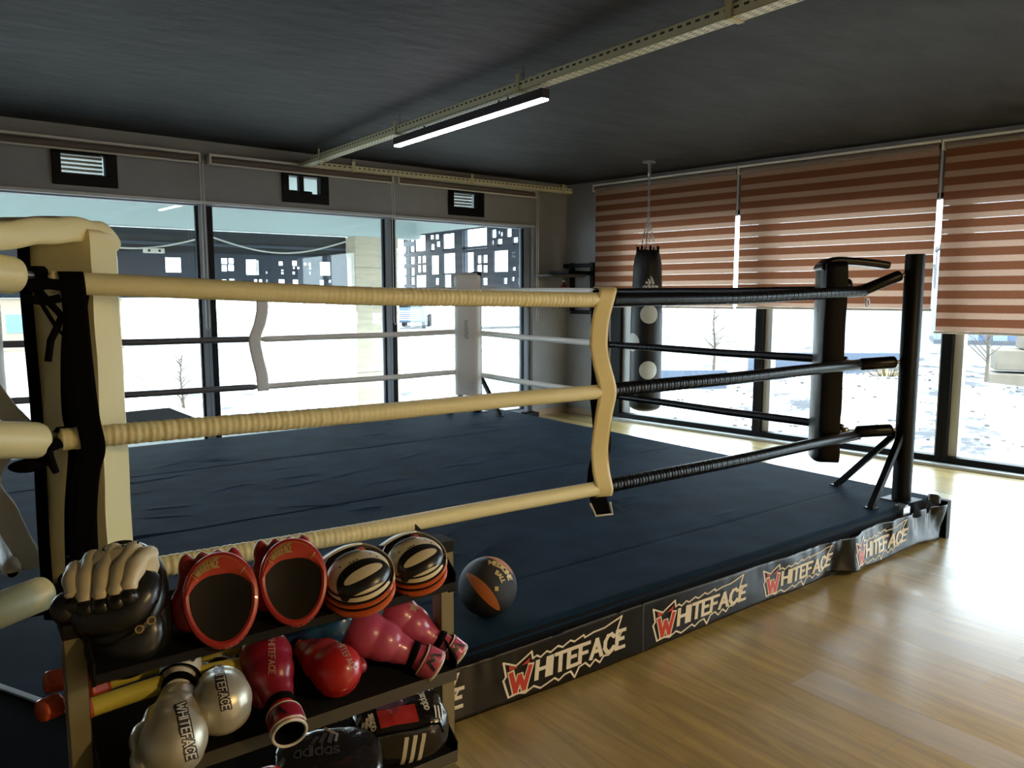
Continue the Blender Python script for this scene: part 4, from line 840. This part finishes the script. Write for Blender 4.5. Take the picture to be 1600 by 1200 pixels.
text(q, 'MEDICINE', 0, 0, .20, .05, arc_(math.radians(86), .80), .002, gap=.2, step=.03, cond=.85)
text(q, 'BALL', 0, 0, .14, .035, arc_(math.radians(58), .50), .002, gap=.25, step=.03, cond=.85)
arcf = lambda u, v, d: sph(u-.1, v+.38, d)
fill(q, [(.34, -.38), (.46, -.38), (.46, -.52), (.34, -.52)], arcf, .002); obj('printed_lettering', q, gold, r, world=True)

r = thing('metal_strip', 'pale thin metal strip lying on the canvas by the lower left edge', 'metal strip', (.18, 2.75, ZT+.004)); q = MB(); q.obox((.19, 2.74, ZT+.010), (.26, -.50, 0), (.5, .26, 0), (0, 0, 1), (.30, .010, .004)); obj('strip', q, M['alu'], r, world=True, bevel=.001)
# ---------------------------------------------------------------- equipment rack
RX0, RX1 = .195, 1.285
r = thing('equipment_rack', 'dark steel three-tier rack holding mitts and gloves in front of the ring', 'rack', ((RX0+RX1)/2, 2.08, 0))
for x in (RX0, RX1-.048):
    q = MB(); q.box((x, 2.045, .0), (x+.048, 2.049, .765)); q.box((x, 2.045, .0), (x+.003, 2.10, .765)); q.box((x+.045, 2.045, .0), (x+.048, 2.10, .765)); up_ = obj('upright', q, M['olive'], r, world=True, bevel=.001)
    q = MB(); q.box((x-.002, 2.041, .735), (x+.050, 2.13, .772)); obj('end_cap', q, M['rackk'], up_, world=True, bevel=.002)
    q = MB(); q.box((x, 1.93, .0), (x+.048, 2.22, .012)); obj('foot', q, M['olive'], up_, world=True, bevel=.002)
SH = [(.655, .735), (.375, .465), (.105, .19)]      # front / rear heights of the three shelves
YF, YR = 1.955, 2.20
def shz(i, y): f, b = SH[i]; return f+.018+(b-f)*(y-YF)/(YR-YF)
for f, b in SH:
    q = MB(); th = .004
    q.add([(RX0+.05, YF, f+.012), (RX1-.05, YF, f+.012), (RX1-.05, YR, b+.012), (RX0+.05, YR, b+.012), (RX0+.05, YF, f+.012-th), (RX1-.05, YF, f+.012-th), (RX1-.05, YR, b+.012-th), (RX0+.05, YR, b+.012-th)], [(0,1,2,3),(7,6,5,4),(0,4,5,1),(1,5,6,2),(2,6,7,3),(3,7,4,0)])
    sh = obj('shelf', q, M['rackk'], r, world=True, smooth=False)
    top_ = f > .6; q = MB(); q.box((RX0+.05, YF-.003, f-(.006 if top_ else .02)), (RX1-.05, YF, f+.018)); obj('shelf_lip', q, M['rackk'] if top_ else mat('rack_lip', (.05, .042, .026), .5), sh, world=True, bevel=.001)
    for x in (RX0+.048, RX1-.052):
        q = MB(); q.prism([(YF, f-.012), (YF-.004, f+.045), (YF+.05, f+.082), (YR, b+.06), (YR, b-.02), (YF+.04, f-.03)], lambda u, v, d: Vector((x+d, u, v)), 0, .004); obj('end_plate', q, M['rackk'], sh, world=True, smooth=False)

AZ = math.radians(36.59); PT = math.radians(6.573)
RR = Vector((math.cos(AZ), -math.sin(AZ), 0)); FW = Vector((math.sin(AZ)*math.cos(PT), math.cos(AZ)*math.cos(PT), -math.sin(PT))); UU = RR.cross(FW)
def D(a, b, c): return (RR*a+UU*b-FW*c)     # right, up, towards the viewer
def basis(x, z):
    x = Vector(x).normalized(); z = Vector(z); z = (z-x*z.dot(x)).normalized(); y = z.cross(x); return Matrix((x, y, z)).transposed()
def bake(mb, name, m, parent, vox=.005, it=8, sub=0):
    me = bpy.data.meshes.new('tmp'); me.from_pydata(mb.v, [], mb.f); bm = bmesh.new(); bm.from_mesh(me); bmesh.ops.recalc_face_normals(bm, faces=bm.faces); bm.to_mesh(me); bm.free()
    o = bpy.data.objects.new('tmp', me); COL.objects.link(o)
    k = o.modifiers.new('r', 'REMESH'); k.mode = 'VOXEL'; k.voxel_size = vox; k2 = o.modifiers.new('s', 'SMOOTH'); k2.iterations = it; k2.factor = .6
    dg = bpy.context.evaluated_depsgraph_get(); me2 = bpy.data.meshes.new_from_object(o.evaluated_get(dg)); bpy.data.objects.remove(o)
    me2.name = name; me2.materials.clear(); me2.materials.append(m); me2.polygons.foreach_set('use_smooth', [True]*len(me2.polygons))
    o2 = bpy.data.objects.new(name, me2); COL.objects.link(o2); o2.parent = parent; return o2
GB = MB(); GB.ell((.080, 0, .004), (.078, .074, .068)); GB.ell((.085, .0, -.022), (.062, .068, .052)); GB.ell((.03, 0, .006), (.075, .066, .058)); GB.ell((-.02, 0, 0), (.062, .050, .045)); GB.ell((-.062, 0, 0), (.03, .041, .038))
GT = MB(); GT.ell((-.01, .048, -.022), (.045, .026, .028)); GT.ell((.035, .072, -.030), (.045, .026, .028)); GT.ell((.085, .068, -.036), (.034, .024, .026), None)
_proto = {}
def glove(label, loc, x, z, body, cuff, palm, thumb, trim, scale=1, name='boxing_glove', group=None, hand=1, emblem=None, inside=None, cuffdir=None, flapc=None, cuff_len=.075):
    B = basis(x, z); loc = Vector(loc)-Vector(x).normalized()*.07*scale; t = thing(name, label, 'boxing glove', loc, B, group, scale)
    if 'b' not in _proto: 
        o = bake(GB, 'glove_body', body, t); _proto['b'] = o.data; o2 = bake(GT, 'glove_thumb', thumb, t, .004, 6); _proto['t'] = o2.data
    else:
        o = bpy.data.objects.new('glove_body', _proto['b'].copy()); COL.objects.link(o); o.parent = t; o.data.materials[0] = body
        o2 = bpy.data.objects.new('glove_thumb', _proto['t'].copy()); COL.objects.link(o2); o2.parent = t; o2.data.materials[0] = thumb
    if hand < 0: o2.scale = (1, -1, 1)
    # palm panel (underside)
    q = MB(); q.ell((.03, 0, -.024), (.062, .045, .036)); obj('palm_panel', q, palm, t)
    # cuff: open sleeve bent along cuffdir
    L = cuff_len; d = Vector(cuffdir or (-1, 0, 0)).normalized(); a = Vector((-.075, 0, 0)); pts = [a+Vector((.01, 0, 0)), a+Vector((-1, 0, 0))*.015+d*.004, a+Vector((-.7, 0, 0))*.02+d*.02, a+d*.02+Vector((-.015, 0, 0))+d*(L-.02)]
    R = [.040, .041, .044, .052]
    q = MB(); q.tube(pts, R, 24, False, flat=.86); R2 = [v-.006 for v in R]; q2 = MB(); q2.tube(pts[::-1]+[pts[0]], [R2[3], R2[2], R2[1], R2[0], .001], 24, False, flat=.86)
    c = obj('cuff', q, cuff, t, solid=.004, soff=-1); obj('lining', q2, inside or M['strap'], c)
    e = pts[-1]; dd = (pts[-1]-pts[-2]).normalized(); q = MB()
    aa = Vector((0, 0, 1)); aa = (aa-dd*aa.dot(dd)).normalized(); bb = dd.cross(aa)
    q.tube([e+(aa*math.cos(k/28*2*PI)+bb*math.sin(k/28*2*PI)*.86)*.0515 for k in range(28)], .0042, 8, closed=True); obj('cuff_piping', q, trim, c)
    q = MB(); q.tube([a+Vector((.006, 0, 0)), a+Vector((-.014, 0, 0))], [.0425, .0435], 24, False, flat=.88); obj('wrist_band', q, M['strap'], c, solid=.004)
    if flapc:   # velcro flap wrapped round the cuff with piping
        mid = (pts[1]+pts[3])/2+d*.005
        def F(s, k): 
            th = -1.5+3.4*s; wv = (.052*(1-.28*abs(2*s-1)**3)); return mid+d*((k-.5)*wv)+(aa*math.cos(th)+bb*math.sin(th)*.88)*(.052+.002*k)
        q = MB(); q.grid(F, 20, 6); fl = obj('wrist_flap', q, flapc, c, solid=.004)
        q = MB(); q.tube([F(i/20, 0) for i in range(21)]+[F(1, i/6) for i in range(1, 7)]+[F(1-i/20, 1) for i in range(1, 21)]+[F(0, 1-i/6) for i in range(1, 6)], .003, 6, closed=True); obj('flap_piping', q, trim, fl)
        q = MB(); stroke(q, [(.42, .75), (.50, .25), (.56, .55), (.62, .25), (.70, .8)], .05, lambda u, v, dp: F(u, v)+(F(u, v)-mid).normalized()*.005, 0, .05); obj('flap_letter', q, M['ink_k'] if trim is not M['ink_k'] else trim, fl)
    return t, o
def surf(t, b, side=1):
    """projector onto the glove body: (u along x, v along y) cast from local +-Z"""
    me = b.data; bm = bmesh.new(); bm.from_mesh(me); from mathutils.bvhtree import BVHTree; tr = BVHTree.FromBMesh(bm); bm.free(); return tr
def gtext(t, b, s, cx, cy, ang, h, m, lift=.0012, bg=None, w=.17, slant=.1, cond=.85):
    """lettering printed on the fist, centred (cx, cy) metres from the fist centre as seen from the front of the rack"""
    tr = surf(t, b); inv = wmat(t).to_3x3().normalized().inverted(); cen = Vector((.075, 0, 0)); wc = wmat(t) @ cen
    n = (inv @ (Vector((0, 0, 1.55))-wc)).normalized(); r_ = inv @ RR; r_ = (r_-n*r_.dot(n)).normalized(); u_ = n.cross(r_); a = math.radians(ang)
    e1 = r_*math.cos(a)+u_*math.sin(a); e2 = -r_*math.sin(a)+u_*math.cos(a); L = sum((G[c][0]*cond+.24)*h for c in s); last = [cen]
    def F(u, v, d):
        o = cen+r_*cx+u_*cy+e1*(u-L/2)+e2*(v-h/2)+n*.3; h_ = tr.ray_cast(o, -n)
        if not h_[0]: return last[0]
        last[0] = h_[0]+h_[1]*d; return last[0]
    if bg:
        q = MB(); text(q, s, 0, 0, h, h*(w+.34), F, lift, gap=.24, slant=slant, step=.005, cond=cond); obj('lettering_outline', q, bg, t)
    q = MB(); text(q, s, 0, 0, h, h*w, F, lift+.0006, gap=.24, slant=slant, step=.005, cond=cond); return obj('printed_lettering', q, m, t)
silver = mat('silver_white_leather', (.56, .52, .40), .36, metal=.45, spec=.6, coat=.1, bump=.05, bscale=20)
red = mat('red_leather', (.46, .018, .018), .26, spec=.6, coat=.2); dred = mat('dark_red_leather_glove', (.26, .012, .03), .30, coat=.15)
pink = mat('pink_leather', (.46, .065, .13), .28, coat=.2); blue = mat('blue_leather', (.010, .075, .20), .25, coat=.25)
wht = mat('white_leather', (.66, .62, .52), .4)
# nearer pair of silver gloves
fg = mat('faded_gold', (.42, .26, .18), .5)
g, b = glove('silver-white glove nearest the left rack upright, black lettering down its fist', (.404, 1.93, .474), D(.30, -.40, .86), D(.2, .8, .5), silver, wht, wht, silver, M['strap'], 1.08, group='silver-white gloves', hand=-1, flapc=wht, cuffdir=(-1, 0, .1))
gtext(g, b, 'WHITEFACE', .022, .016, -70, .018, wht, bg=M['ink_k'])
g, b = glove('silver-white glove between its twin and the dark red glove', (.534, 1.985, .502), D(.36, -.08, .90), D(.05, .85, .5), silver, wht, wht, silver, M['strap'], 1.05, group='silver-white gloves', hand=-1, flapc=None, cuffdir=(-1, 0, 0))
gtext(g, b, 'WHITEFACE', -.004, .036, -72, .017, wht, bg=M['ink_k'])
g, b = glove('dark red glove with wide open cuff turned to the viewer, red band at the wrist', (.690, 2.085, .528), (.012, .15, .085), D(.05, .75, .6), dred, red, wht, dred, wht, .98, hand=1, flapc=dred, cuffdir=(-1, .0, .1), cuff_len=.085)
gtext(g, b, 'WHITEFACE', .012, .012, -84, .016, fg)
g, b = glove('bright red glove with white thumb stripe, fist pointing right', (.858, 2.015, .482), D(.72, -.22, .55), D(.0, .85, .5), red, dred, wht, dred, wht, 1.0, hand=1, flapc=None)
gtext(g, b, 'WHITEFACE', .026, .040, -58, .015, fg)
g, b = glove('dark blue glove lying behind the bright red glove', (.905, 2.15, .552), D(.85, .25, -.2), D(-.2, .8, .4), blue, blue, blue, blue, M['strap'], 1.0, group='blue gloves', hand=1)
g, b = glove('dark blue glove mostly hidden behind the pink gloves', (1.05, 2.19, .548), D(.9, .1, -.1), D(0, .9, .3), blue, blue, blue, blue, wht, .95, group='blue gloves', hand=-1)
g, b = glove('pink glove in the middle of the shelf, cuff flap open toward the viewer', (1.0, 2.085, .515), (-.118, .085, .065), D(.2, .8, .6), pink, pink, pink, pink, wht, 1.0, group='pink gloves', hand=-1, flapc=pink, cuffdir=(-1, 0, -.2), cuff_len=.07)
g, b = glove('pink glove with pale star patch, cuff hanging by the right rack upright', (1.135, 2.135, .520), (-.085, .07, .070), D(.3, .8, .5), pink, pink, pink, pink, wht, .98, group='pink gloves', hand=1, flapc=pink, cuffdir=(-1, 0, -.2), cuff_len=.07)
tr = surf(g, b)
def SF(u, v, d):
    n = Vector((.1, -.15, 1)).normalized(); h_ = tr.ray_cast(Vector((u, v, 0))+n*.3, -n); return (h_[0]+h_[1]*d) if h_[0] else Vector((u, v, .06))
q = MB(); star = [(.045+(.022 if k % 2 == 0 else .010)*math.cos(k*PI/5), .0+(.022 if k % 2 == 0 else .010)*math.sin(k*PI/5)) for k in range(10)]; fill(q, star, SF, .001); obj('star_patch', q, mat('faded_gold', (.4, .26, .18)), g)

# yellow foam sticks, orange hand weight
ylw = mat('yellow_foam', (.62, .52, .06), .55, bump=.1, bscale=60)
for lab, a, b_, rad in (('yellow foam stick lying at the back of the middle shelf', (.30, 2.18, .540), (.70, 2.19, .530), .018), ('fatter yellow foam stick in front of its twin, behind the silver gloves', (.245, 2.10, .525), (.68, 2.125, .508), .024)):
    t = thing('foam_stick', lab, 'foam stick', a, group='yellow foam sticks'); q = MB(); a, b_ = Vector(a), Vector(b_); P = [a.lerp(b_, k/16)+ZZ*.012*math.sin(k/16*PI) for k in range(17)]; q.tube(P, rad, 20); obj('foam', q, ylw, t, world=True, bevel=.004)
    q = MB(); q.tube([P[0]-(P[1]-P[0])*.3, P[0]+(P[1]-P[0])*.3], rad*1.05, 20); obj('end_cap', q, mat('stick_end_red', (.5, .09, .03), .4), t, world=True, bevel=.002)
oro = mat('orange_red_vinyl', (.50, .065, .02), .18, coat=.5)
for lab, a, b_ in (('glossy orange-red hand weight behind the left rack upright, lower one', (.165, 2.12, .545), (.270, 2.17, .537)), ('glossy orange-red hand weight behind the left rack upright, upper one', (.190, 2.22, .565), (.292, 2.235, .550))):
    t = thing('hand_weight', lab, 'hand weight', a, group='orange-red hand weights'); a, b_ = Vector(a), Vector(b_); d = (b_-a).normalized()
    q = MB(); q.tube([a, b_], .014, 14); obj('grip', q, oro, t, world=True)
    for c in (a, b_): q = MB(); q.tube([c-d*.026, c-d*.022, c+d*.022, c+d*.026], [.022, .030, .030, .022], 8); obj('weight_head', q, oro, t, world=True, bevel=.004)

# ---------------------------------------------------------------- focus mitts
orange = mat('mitt_orange', (.56, .10, .02), .4); mblk = mat('mitt_black', (.010, .010, .010), .3, spec=.6, bump=.1, bscale=30); mwht = mat('mitt_cream', (.70, .62, .42), .4, bump=.15, bscale=25); mred = mat('mitt_red', (.40, .030, .022), .34, coat=.1)
def egg0(k, s=1, a=.125, b=.105):   # outline of the mitt, k in 0..1, local XY; +Y is finger end
    th = k*2*PI; return (b*s*math.sin(th)*(1+.06*math.cos(th)), a*s*math.cos(th))
egg = egg0
def layer(t, z0, z1, s0, s1, m, nm, rnd=.006, fx=1):
    q = MB(); N = 48; prof = [(s0-.06, z0), (s0, z0+rnd), (s1, z1-rnd), (s1-.06, z1)]; vs = []
    for s, z in prof:
        for k in range(N): x, y = egg(k/N, s); vs.append((x*fx, y, z))
    fs = [(i*N+k, i*N+(k+1) % N, (i+1)*N+(k+1) % N, (i+1)*N+k) for i in range(3) for k in range(N)]+[tuple(range(N-1, -1, -1)), tuple(3*N+k for k in range(N))]
    q.add(vs, fs); return obj(nm, q, m, t, angle=50)
def target_mitt(label, loc, zdir, ydir, scale=1, group=None):
    z = Vector(zdir).normalized(); y = Vector(ydir); y = (y-z*y.dot(z)).normalized(); x = y.cross(z); B = Matrix((x, y, z)).transposed()
    t = thing('focus_mitt', label, 'focus mitt', loc, B, group, scale)
    egg = lambda k, s=1: egg0(k, s, .122, .090)
    layer(t, -.03, .006, 1, 1.0, mred, 'red_rim', fx=.090/.105)
    def bowl(r, a, lift=0): x, y = egg(a, r); return Vector((x, y, .020-.011*math.cos(min(1, r/.9)*PI/2)+lift))
    q = MB(); q.grid(lambda s, k: bowl(.001+.93*s, k), 12, 48); obj('target_face', q, mat('target_black_leather', (.018, .016, .013), .28, spec=.7, bump=.15, bscale=18), t, label='black concave striking face')
    q = MB(); N = 48; q.tube([Vector((*egg(k/N, .93), .014)) for k in range(N)], .0095, 8, closed=True); obj('rim_piping', q, mred, t)
    q = MB()
    def band(u, v, d): th = (u-.5)*.44; b0 = .52+.34*abs(2*u-1)**1.7; X, Y = egg(th, b0+(.97-b0)*v); return Vector((X, Y, .0255+d-.008*abs(2*v-1)**2))
    q.grid(lambda s, k: band(s, k, 0), 30, 6); obj('lettered_band', q, mat('band_red', (.50, .055, .028), .4), t)
    q = MB(); f2 = lambda u, v, d: band(.5+(u-1.62)*.23, v, d); text(q, 'WHITEFACE', .35, .34, .42, .08, f2, .0012, gap=.1, step=.1, cond=.42)
    stroke(q, [(.1, .15), (.1, .85), (3.0, .85), (3.0, .15)], .05, lambda u, v, d: band(.5+(u-1.55)*.22, v, d), .001, .1); obj('band_lettering', q, mat('dull_gold', (.48, .36, .14), .5), t)
    q = MB()
    for k in range(19):
        a = .22+.50*k/18; o1 = Vector((*egg(a, 1.005), .004)); o2 = Vector((*egg(a+.004, 1.01), -.024)); o0 = Vector((*egg(a, .95), .019)); q.tube([o0, o1+Vector((0, 0, .006)), o1, o2], .0016, 5)
    obj('white_lacing', q, wht, t, label='white lacing stitches')
    q = MB(); q.ell((-.02, .045, -.052), (.092, .085, .036))
    for k in range(4): q.ell((-.080+k*.040, .098, -.056), (.023, .044, .028))
    q.ell((-.07, .0, -.045), (.06, .07, .03)); q.ell((-.10, -.01, -.05), (.03, .03, .02)); bake(q, 'hand_cover', mred, t, .005, 5)
    q = MB(); q.tube([(-.075, -.02, -.04), (-.05, -.03, -.068), (0, -.035, -.078), (.05, -.03, -.068), (.075, -.02, -.04)], .017, 10, flat=.5); obj('wrist_strap', q, mred, t)
    return t
def back_mitt(label, loc, zdir, ydir, scale=1, group=None):
    z = Vector(zdir).normalized(); y = Vector(ydir); y = (y-z*y.dot(z)).normalized(); x = y.cross(z); B = Matrix((x, y, z)).transposed()
    t = thing('focus_mitt', label, 'focus mitt', loc, B, group, scale)
    layer(t, -.035, -.014, 1.0, 1.0, orange, 'orange_base'); layer(t, -.015, -.003, .965, .965, mblk, 'black_layer'); layer(t, -.004, .010, .985, .985, orange, 'orange_piping'); layer(t, .008, .030, .97, .90, mblk, 'black_body', .01)
    q = MB(); q.grid(lambda s, k: Vector((*egg(.60+.28*s, 1.0), .012+.02*k))*1.0, 14, 3); obj('white_side_panel', q, wht, t, solid=.003)
    def dome(u, v, d):    # u in x, v in y (finger end +y)
        X, Y = u, v; rr = (X/.093)**2+((Y-.028)/.088)**2; h = math.sqrt(max(0, 1-min(1, rr))); return Vector((X, Y, .022+.062*h**.75+d))
    def dr(cx, cy, a, b, rot, n0, lift, m, nm, warp=0, r0=0.02):
        q = MB(); c_, s_ = math.cos(rot), math.sin(rot)
        def F(s, k):
            th = k*2*PI; r_ = r0+(1-r0)*s; px = a*r_*math.cos(th); py = b*r_*math.sin(th)+warp*(1-(r_*math.cos(th))**2)-warp
            return dome(cx+px*c_-py*s_, cy+px*s_+py*c_, lift)
        q.grid(F, 14, 40); return obj(nm, q, m, t, angle=70)
    q = MB(); q.grid(lambda s, k: dome(.0930*s*math.cos(k*2*PI), .028+.088*s*math.sin(k*2*PI), .0), 18, 48); obj('hand_cover', q, mwht, t, angle=70, label='cream hand cover with small holes')
    dr(0, .066, .080, .043, 0, 0, .0014, mblk, 'black_patch'); dr(.0, .070, .060, .016, .06, 0, .0028, mwht, 'cream_leaf', warp=.004)
    dr(0, -.036, .040, .020, 0, 0, .004, mblk, 'hand_opening')
    q = MB()
    for sx in (-1, 1): q.tube([dome(sx*.0925, .02, 0), dome(sx*.086, -.01, .002), dome(sx*.06, -.038, .004), dome(sx*.03, -.05, .004)], .0035, 8)
    q.tube([dome(.092*math.cos(a), .028+.086*math.sin(a), .0) for a in [k/40*2*PI for k in range(41)]], .003, 6); obj('cover_piping', q, mblk, t)
    for (hx, hy) in ((-.05, .008), (-.06, .028), (.045, .012), (-.004, .018), (.006, .018), (.016, .018)): q = MB(); fill(q, [(hx+.0032*math.cos(a), hy+.0032*math.sin(a)) for a in [k*PI/4 for k in range(8)]], dome, .001); obj('air_hole', q, M['ink_k'], t)
    q = MB(); q.grid(lambda s, k: Vector((-.06+.12*s, -.07-.035*k, .05+.012*math.sin(s*PI)-.025*k)), 10, 6); obj('wrist_strap', q, mwht, t, solid=.005)
    q = MB(); q.ell((-.045, -.06, .028), (.02, .02, .018)); obj('orange_tab', q, orange, t)
    return t
target_mitt('red focus mitt with black face, second from the left on the top shelf', (.545, 1.985, .772), D(.30, .34, .89), D(-.16, .9, -.2), .98, 'red focus mitts')
target_mitt('red focus mitt with black face, third from the left on the top shelf', (.742, 2.00, .770), D(.28, .36, .88), D(-.14, .9, -.2), .96, 'red focus mitts')
back_mitt('cream, black and orange focus mitt between the red ones and its twin', (.925, 2.0, .738), D(-.0, .85, .50), D(.56, -.37, .70), 1.0, 'cream and orange focus mitts')
back_mitt('black, cream and orange focus mitt beside the right rack upright', (1.125, 2.03, .735), D(-.0, .85, .50), D(.56, -.37, .70), .95, 'cream and orange focus mitts')
# black mitt with cream finger tubes + its twin below
def finger_mitt(label, loc, zdir, ydir, scale, fingers=True):
    z = Vector(zdir).normalized(); y = Vector(ydir); y = (y-z*y.dot(z)).normalized(); x = y.cross(z); B = Matrix((x, y, z)).transposed()
    t = thing('focus_mitt', label, 'focus mitt', loc, B, 'black mitts with finger tubes', scale)
    layer(t, -.045, .0, 1.0, 1.02, mblk, 'striking_pad', .012); layer(t, -.002, .012, .97, .92, mblk, 'back_padding')
    q = MB(); q.ell((0, .02, .012), (.105, .09, .05)); obj('hand_pocket', q, mblk, t)
    if fingers: q = MB(); q.ell((0, -.035, .016), (.100, .066, .044)); obj('finger_panel', q, mwht, t)
    if fingers:
        for k in range(5):
            q = MB(); a = -.92+k*.46; bx_ = .083*math.sin(a); L = [.8, .95, 1, .95, .62][k]
            p0 = Vector((bx_*1.22, -.105*math.cos(a)*.9, .010)); p1 = Vector((bx_*1.12, -.062, .052)); p2 = Vector((bx_*.95, -.01+.012*L, .066)); p3 = Vector((bx_*.85+.004, .045*L, .056))
            pts = [];
            for j in range(13):
                s = j/12; pts.append(p0*(1-s)**3+p1*3*s*(1-s)**2+p2*3*s*s*(1-s)+p3*s**3)
            q.tube(pts, [(.0195+.003*math.sin(j*1.1)) if j not in (0, 12) else .012 for j in range(13)], 12, flat=1.0); f = obj('finger_tube', q, mwht if k < 5 else mblk, t)
            q = MB(); q.ell(p3+Vector((0, .010, -.006)), (.021, .020, .019)); obj('finger_tip', q, mblk, f, label='black fingertip pad')
            q = MB(); q.ell(p1+Vector((0, -.004, .021)), (.003, .003, .0015), None, 10, 5); obj('air_hole', q, M['ink_k'], f)
        q = MB(); q.ell((.085, .035, .035), (.030, .036, .032)); obj('thumb_pad', q, mblk, t)
    return t
finger_mitt('black focus mitt with cream finger tubes, leftmost on the top shelf', (.318, 2.085, .818), D(-.02, .60, .8), D(.22, -.78, .58), 1.12)
finger_mitt('all-black focus mitt under the one with cream finger tubes', (.33, 2.06, .735), D(.05, .30, .95), D(-.0, -.85, .5), 1.02, False)
t = thing('mitt_buckle', 'little brass loops showing on the black mitt under the cream fingers', 'buckle', (.36, 2.0, .77)); q = MB()
for (px, pz) in ((.372, .772), (.345, .757)): q.tube([(px+.009*math.cos(a), 1.955, pz+.009*math.sin(a)) for a in [k/10*2*PI for k in range(10)]], .0022, 6, closed=True)
obj('metal_loop', q, mat('brass', (.6, .45, .2), .3, metal=1), t, world=True)

# ---------------------------------------------------------------- bottom shelf bags
def headgear_bag(label, loc, rot, s, clear):
    t = thing('gear_bag', label, 'bag', loc, rot, 'black gear bags on the bottom shelf', s)
    def bodyf(th, ph, lift=0):
        c, sn = math.cos(th), math.sin(th); cp, sp = math.cos(ph), math.sin(ph); e = .55
        f = lambda v: math.copysign(abs(v)**e, v); P = Vector((.15*f(cp)*f(c), .10*f(cp)*f(sn), .085*f(sp)+.085)); n = .006*noise.noise(P*18+Vector(loc)*5)+.003*noise.noise(P*50)
        d = (P-Vector((0, 0, .085))).normalized(); return P+d*(n+lift)
    q = MB(); q.grid(lambda a, b: bodyf(a*2*PI, -PI/2+b*PI), 72, 40); obj('bag_shell', q, mat('black_plastic_bag', (.014, .013, .015), .16, spec=.8, bump=.3, bscale=26), t, angle=80)
    from mathutils.bvhtree import BVHTree
    tr = BVHTree.FromPolygons([Vector(v) for v in q.v], q.f)
    def front(u, v, d): h_ = tr.ray_cast(Vector((u, -.4, v)), Vector((0, 1, 0))); p = h_[0] if h_[0] else Vector((u, 0, v)); return p+Vector((0, -.0025-d, 0))
    def top(u, v, d): h_ = tr.ray_cast(Vector((u, v, .4)), Vector((0, 0, -1))); p = h_[0] if h_[0] else Vector((u, v, 0)); return p+Vector((0, 0, .0025+d))
    q = MB()
    for k in range(3): stroke(q, [(-.012+k*.027, .022), (-.012+k*.027+.012, .128)], .013, front, 0, .008)
    obj('white_stripes', q, wht, t)
    if clear:
        q = MB(); q.grid(lambda a, b: top(-.075+.12*a, -.075+.065*b, 0), 16, 10); obj('red_insert', q, mat('red_card_gloss', (.45, .035, .03), .12, coat=.6, bump=.4, bscale=40), t)
        q = MB(); q.grid(lambda a, b: top(-.075+.09*a, -.008+.07*b, 0), 14, 10); obj('clear_window', q, mat('violet_gloss_film', (.12, .06, .11), .1, coat=.6, bump=.4, bscale=40), t)
        q = MB(); q.tube([top(-.12+.24*k/20, -.082-.01*math.sin(k/20*PI), .002) for k in range(21)], .004, 6); obj('zip_line', q, M['strap'], t)
        q = MB(); rt_ = lambda u, v, d: top(-.105+v*.0+u, -.06+v, d)
        for k in range(3): stroke(q, [(-.128+k*.013, -.055), (-.120+k*.013, -.055+.018+.009*k)], .009, top, .001, .005)
        text(q, 'adidas', -.100, -.012, -.022, .004, lambda u, v, d: top(-.088-(v+.012)*1.0, -.05+(u+.10)*.8, d), .001, gap=.2, step=.01) if False else None
        text(q, 'adidas', .0, .0, .018, .0035, lambda u, v, d: top(-.088-v, -.072+u*.9, d), .001, gap=.15, step=.01)
        obj('bag_lettering', q, wht, t); q = MB()
        text(q, 'adidas', .0, .0, .020, .004, lambda u, v, d: top(.085-v, -.045+u, d), .001, gap=.15, step=.01)
        for k in range(3): stroke(q, [(.100+k*.011, -.07), (.106+k*.011, -.03)], .005, top, .001, .005)
        obj('bag_lettering', q, wht, t)
        for k in range(2): q = MB(); stroke(q, [(.075+k*.03, .05), (.09+k*.03, .075)], .014, top, .001, .005); obj('printed_dash', q, wht, t)
    else:
        q = MB(); text(q, 'adidas', 0, 0, .030, .005, lambda u, v, d: top(-.09+u, -.02+v, d), .001, gap=.2, step=.01)
        for k in range(3): stroke(q, [(-.04+k*.022, .02), (-.03+k*.022, .035+.012*k)], .012, top, .001, .005)
        obj('dim_emblem', q, mat('dim_grey_print', (.05, .05, .055), .5), t)
        q = MB(); text(q, 'BOXING', 0, 0, .026, .0045, lambda u, v, d: front(-.135+v*.8, .03+u, d), .001, gap=.2, step=.01); obj('gold_lettering', q, mat('dull_gold', (.48, .36, .14)), t)
    q = MB(); p = top(.02, .02, 0); q.tube([p, p+Vector((.004, .004, .02)), p+Vector((-.012, .0, .034)), p+Vector((-.03, .01, .04))], .004, 6, flat=.3); obj('bag_tie', q, mat('violet_tag', (.25, .06, .3), .3) if clear else mat('clear_film', (.3, .3, .32), .1), t)
    return t
headgear_bag('black bag with red gloss panel and three white stripes beside the right upright', (1.085, 2.06, .135), basis(D(.93, .06, -.35), (0, -.25, 1)), .98, True)
headgear_bag('plain black bag left of the one with the red panel, stripes at its foot', (.83, 2.02, .10), basis(D(.96, .0, -.25), (0, -.3, 1)), 1.05, False)
t = thing('boxing_glove', 'red glove tip in the shadow at the bottom centre of the rack', 'boxing glove', (.60, 2.03, .20), basis(D(1, .1, 0), (0, 0, 1)), None, .8); o = bpy.data.objects.new('glove_body', _proto['b'].copy()); COL.objects.link(o); o.parent = t; o.data.materials[0] = red
# cord loops on the canvas right of the rack
t = thing('cord_loops', 'small tangle of black glossy loops hanging behind the right rack upright', 'cord', (1.37, 2.22, .30)); q = MB(); rr = random.Random(4)
for k in range(4): q.tube([(1.335+.010*k+.016*math.cos(a), 2.215, .335-.022*k+.014*math.sin(a)) for a in [j/12*2*PI for j in range(12)]], .0035, 6, closed=True)
obj('cord_loop', q, mat('gloss_cord', (.02, .02, .02), .15), t, world=True)
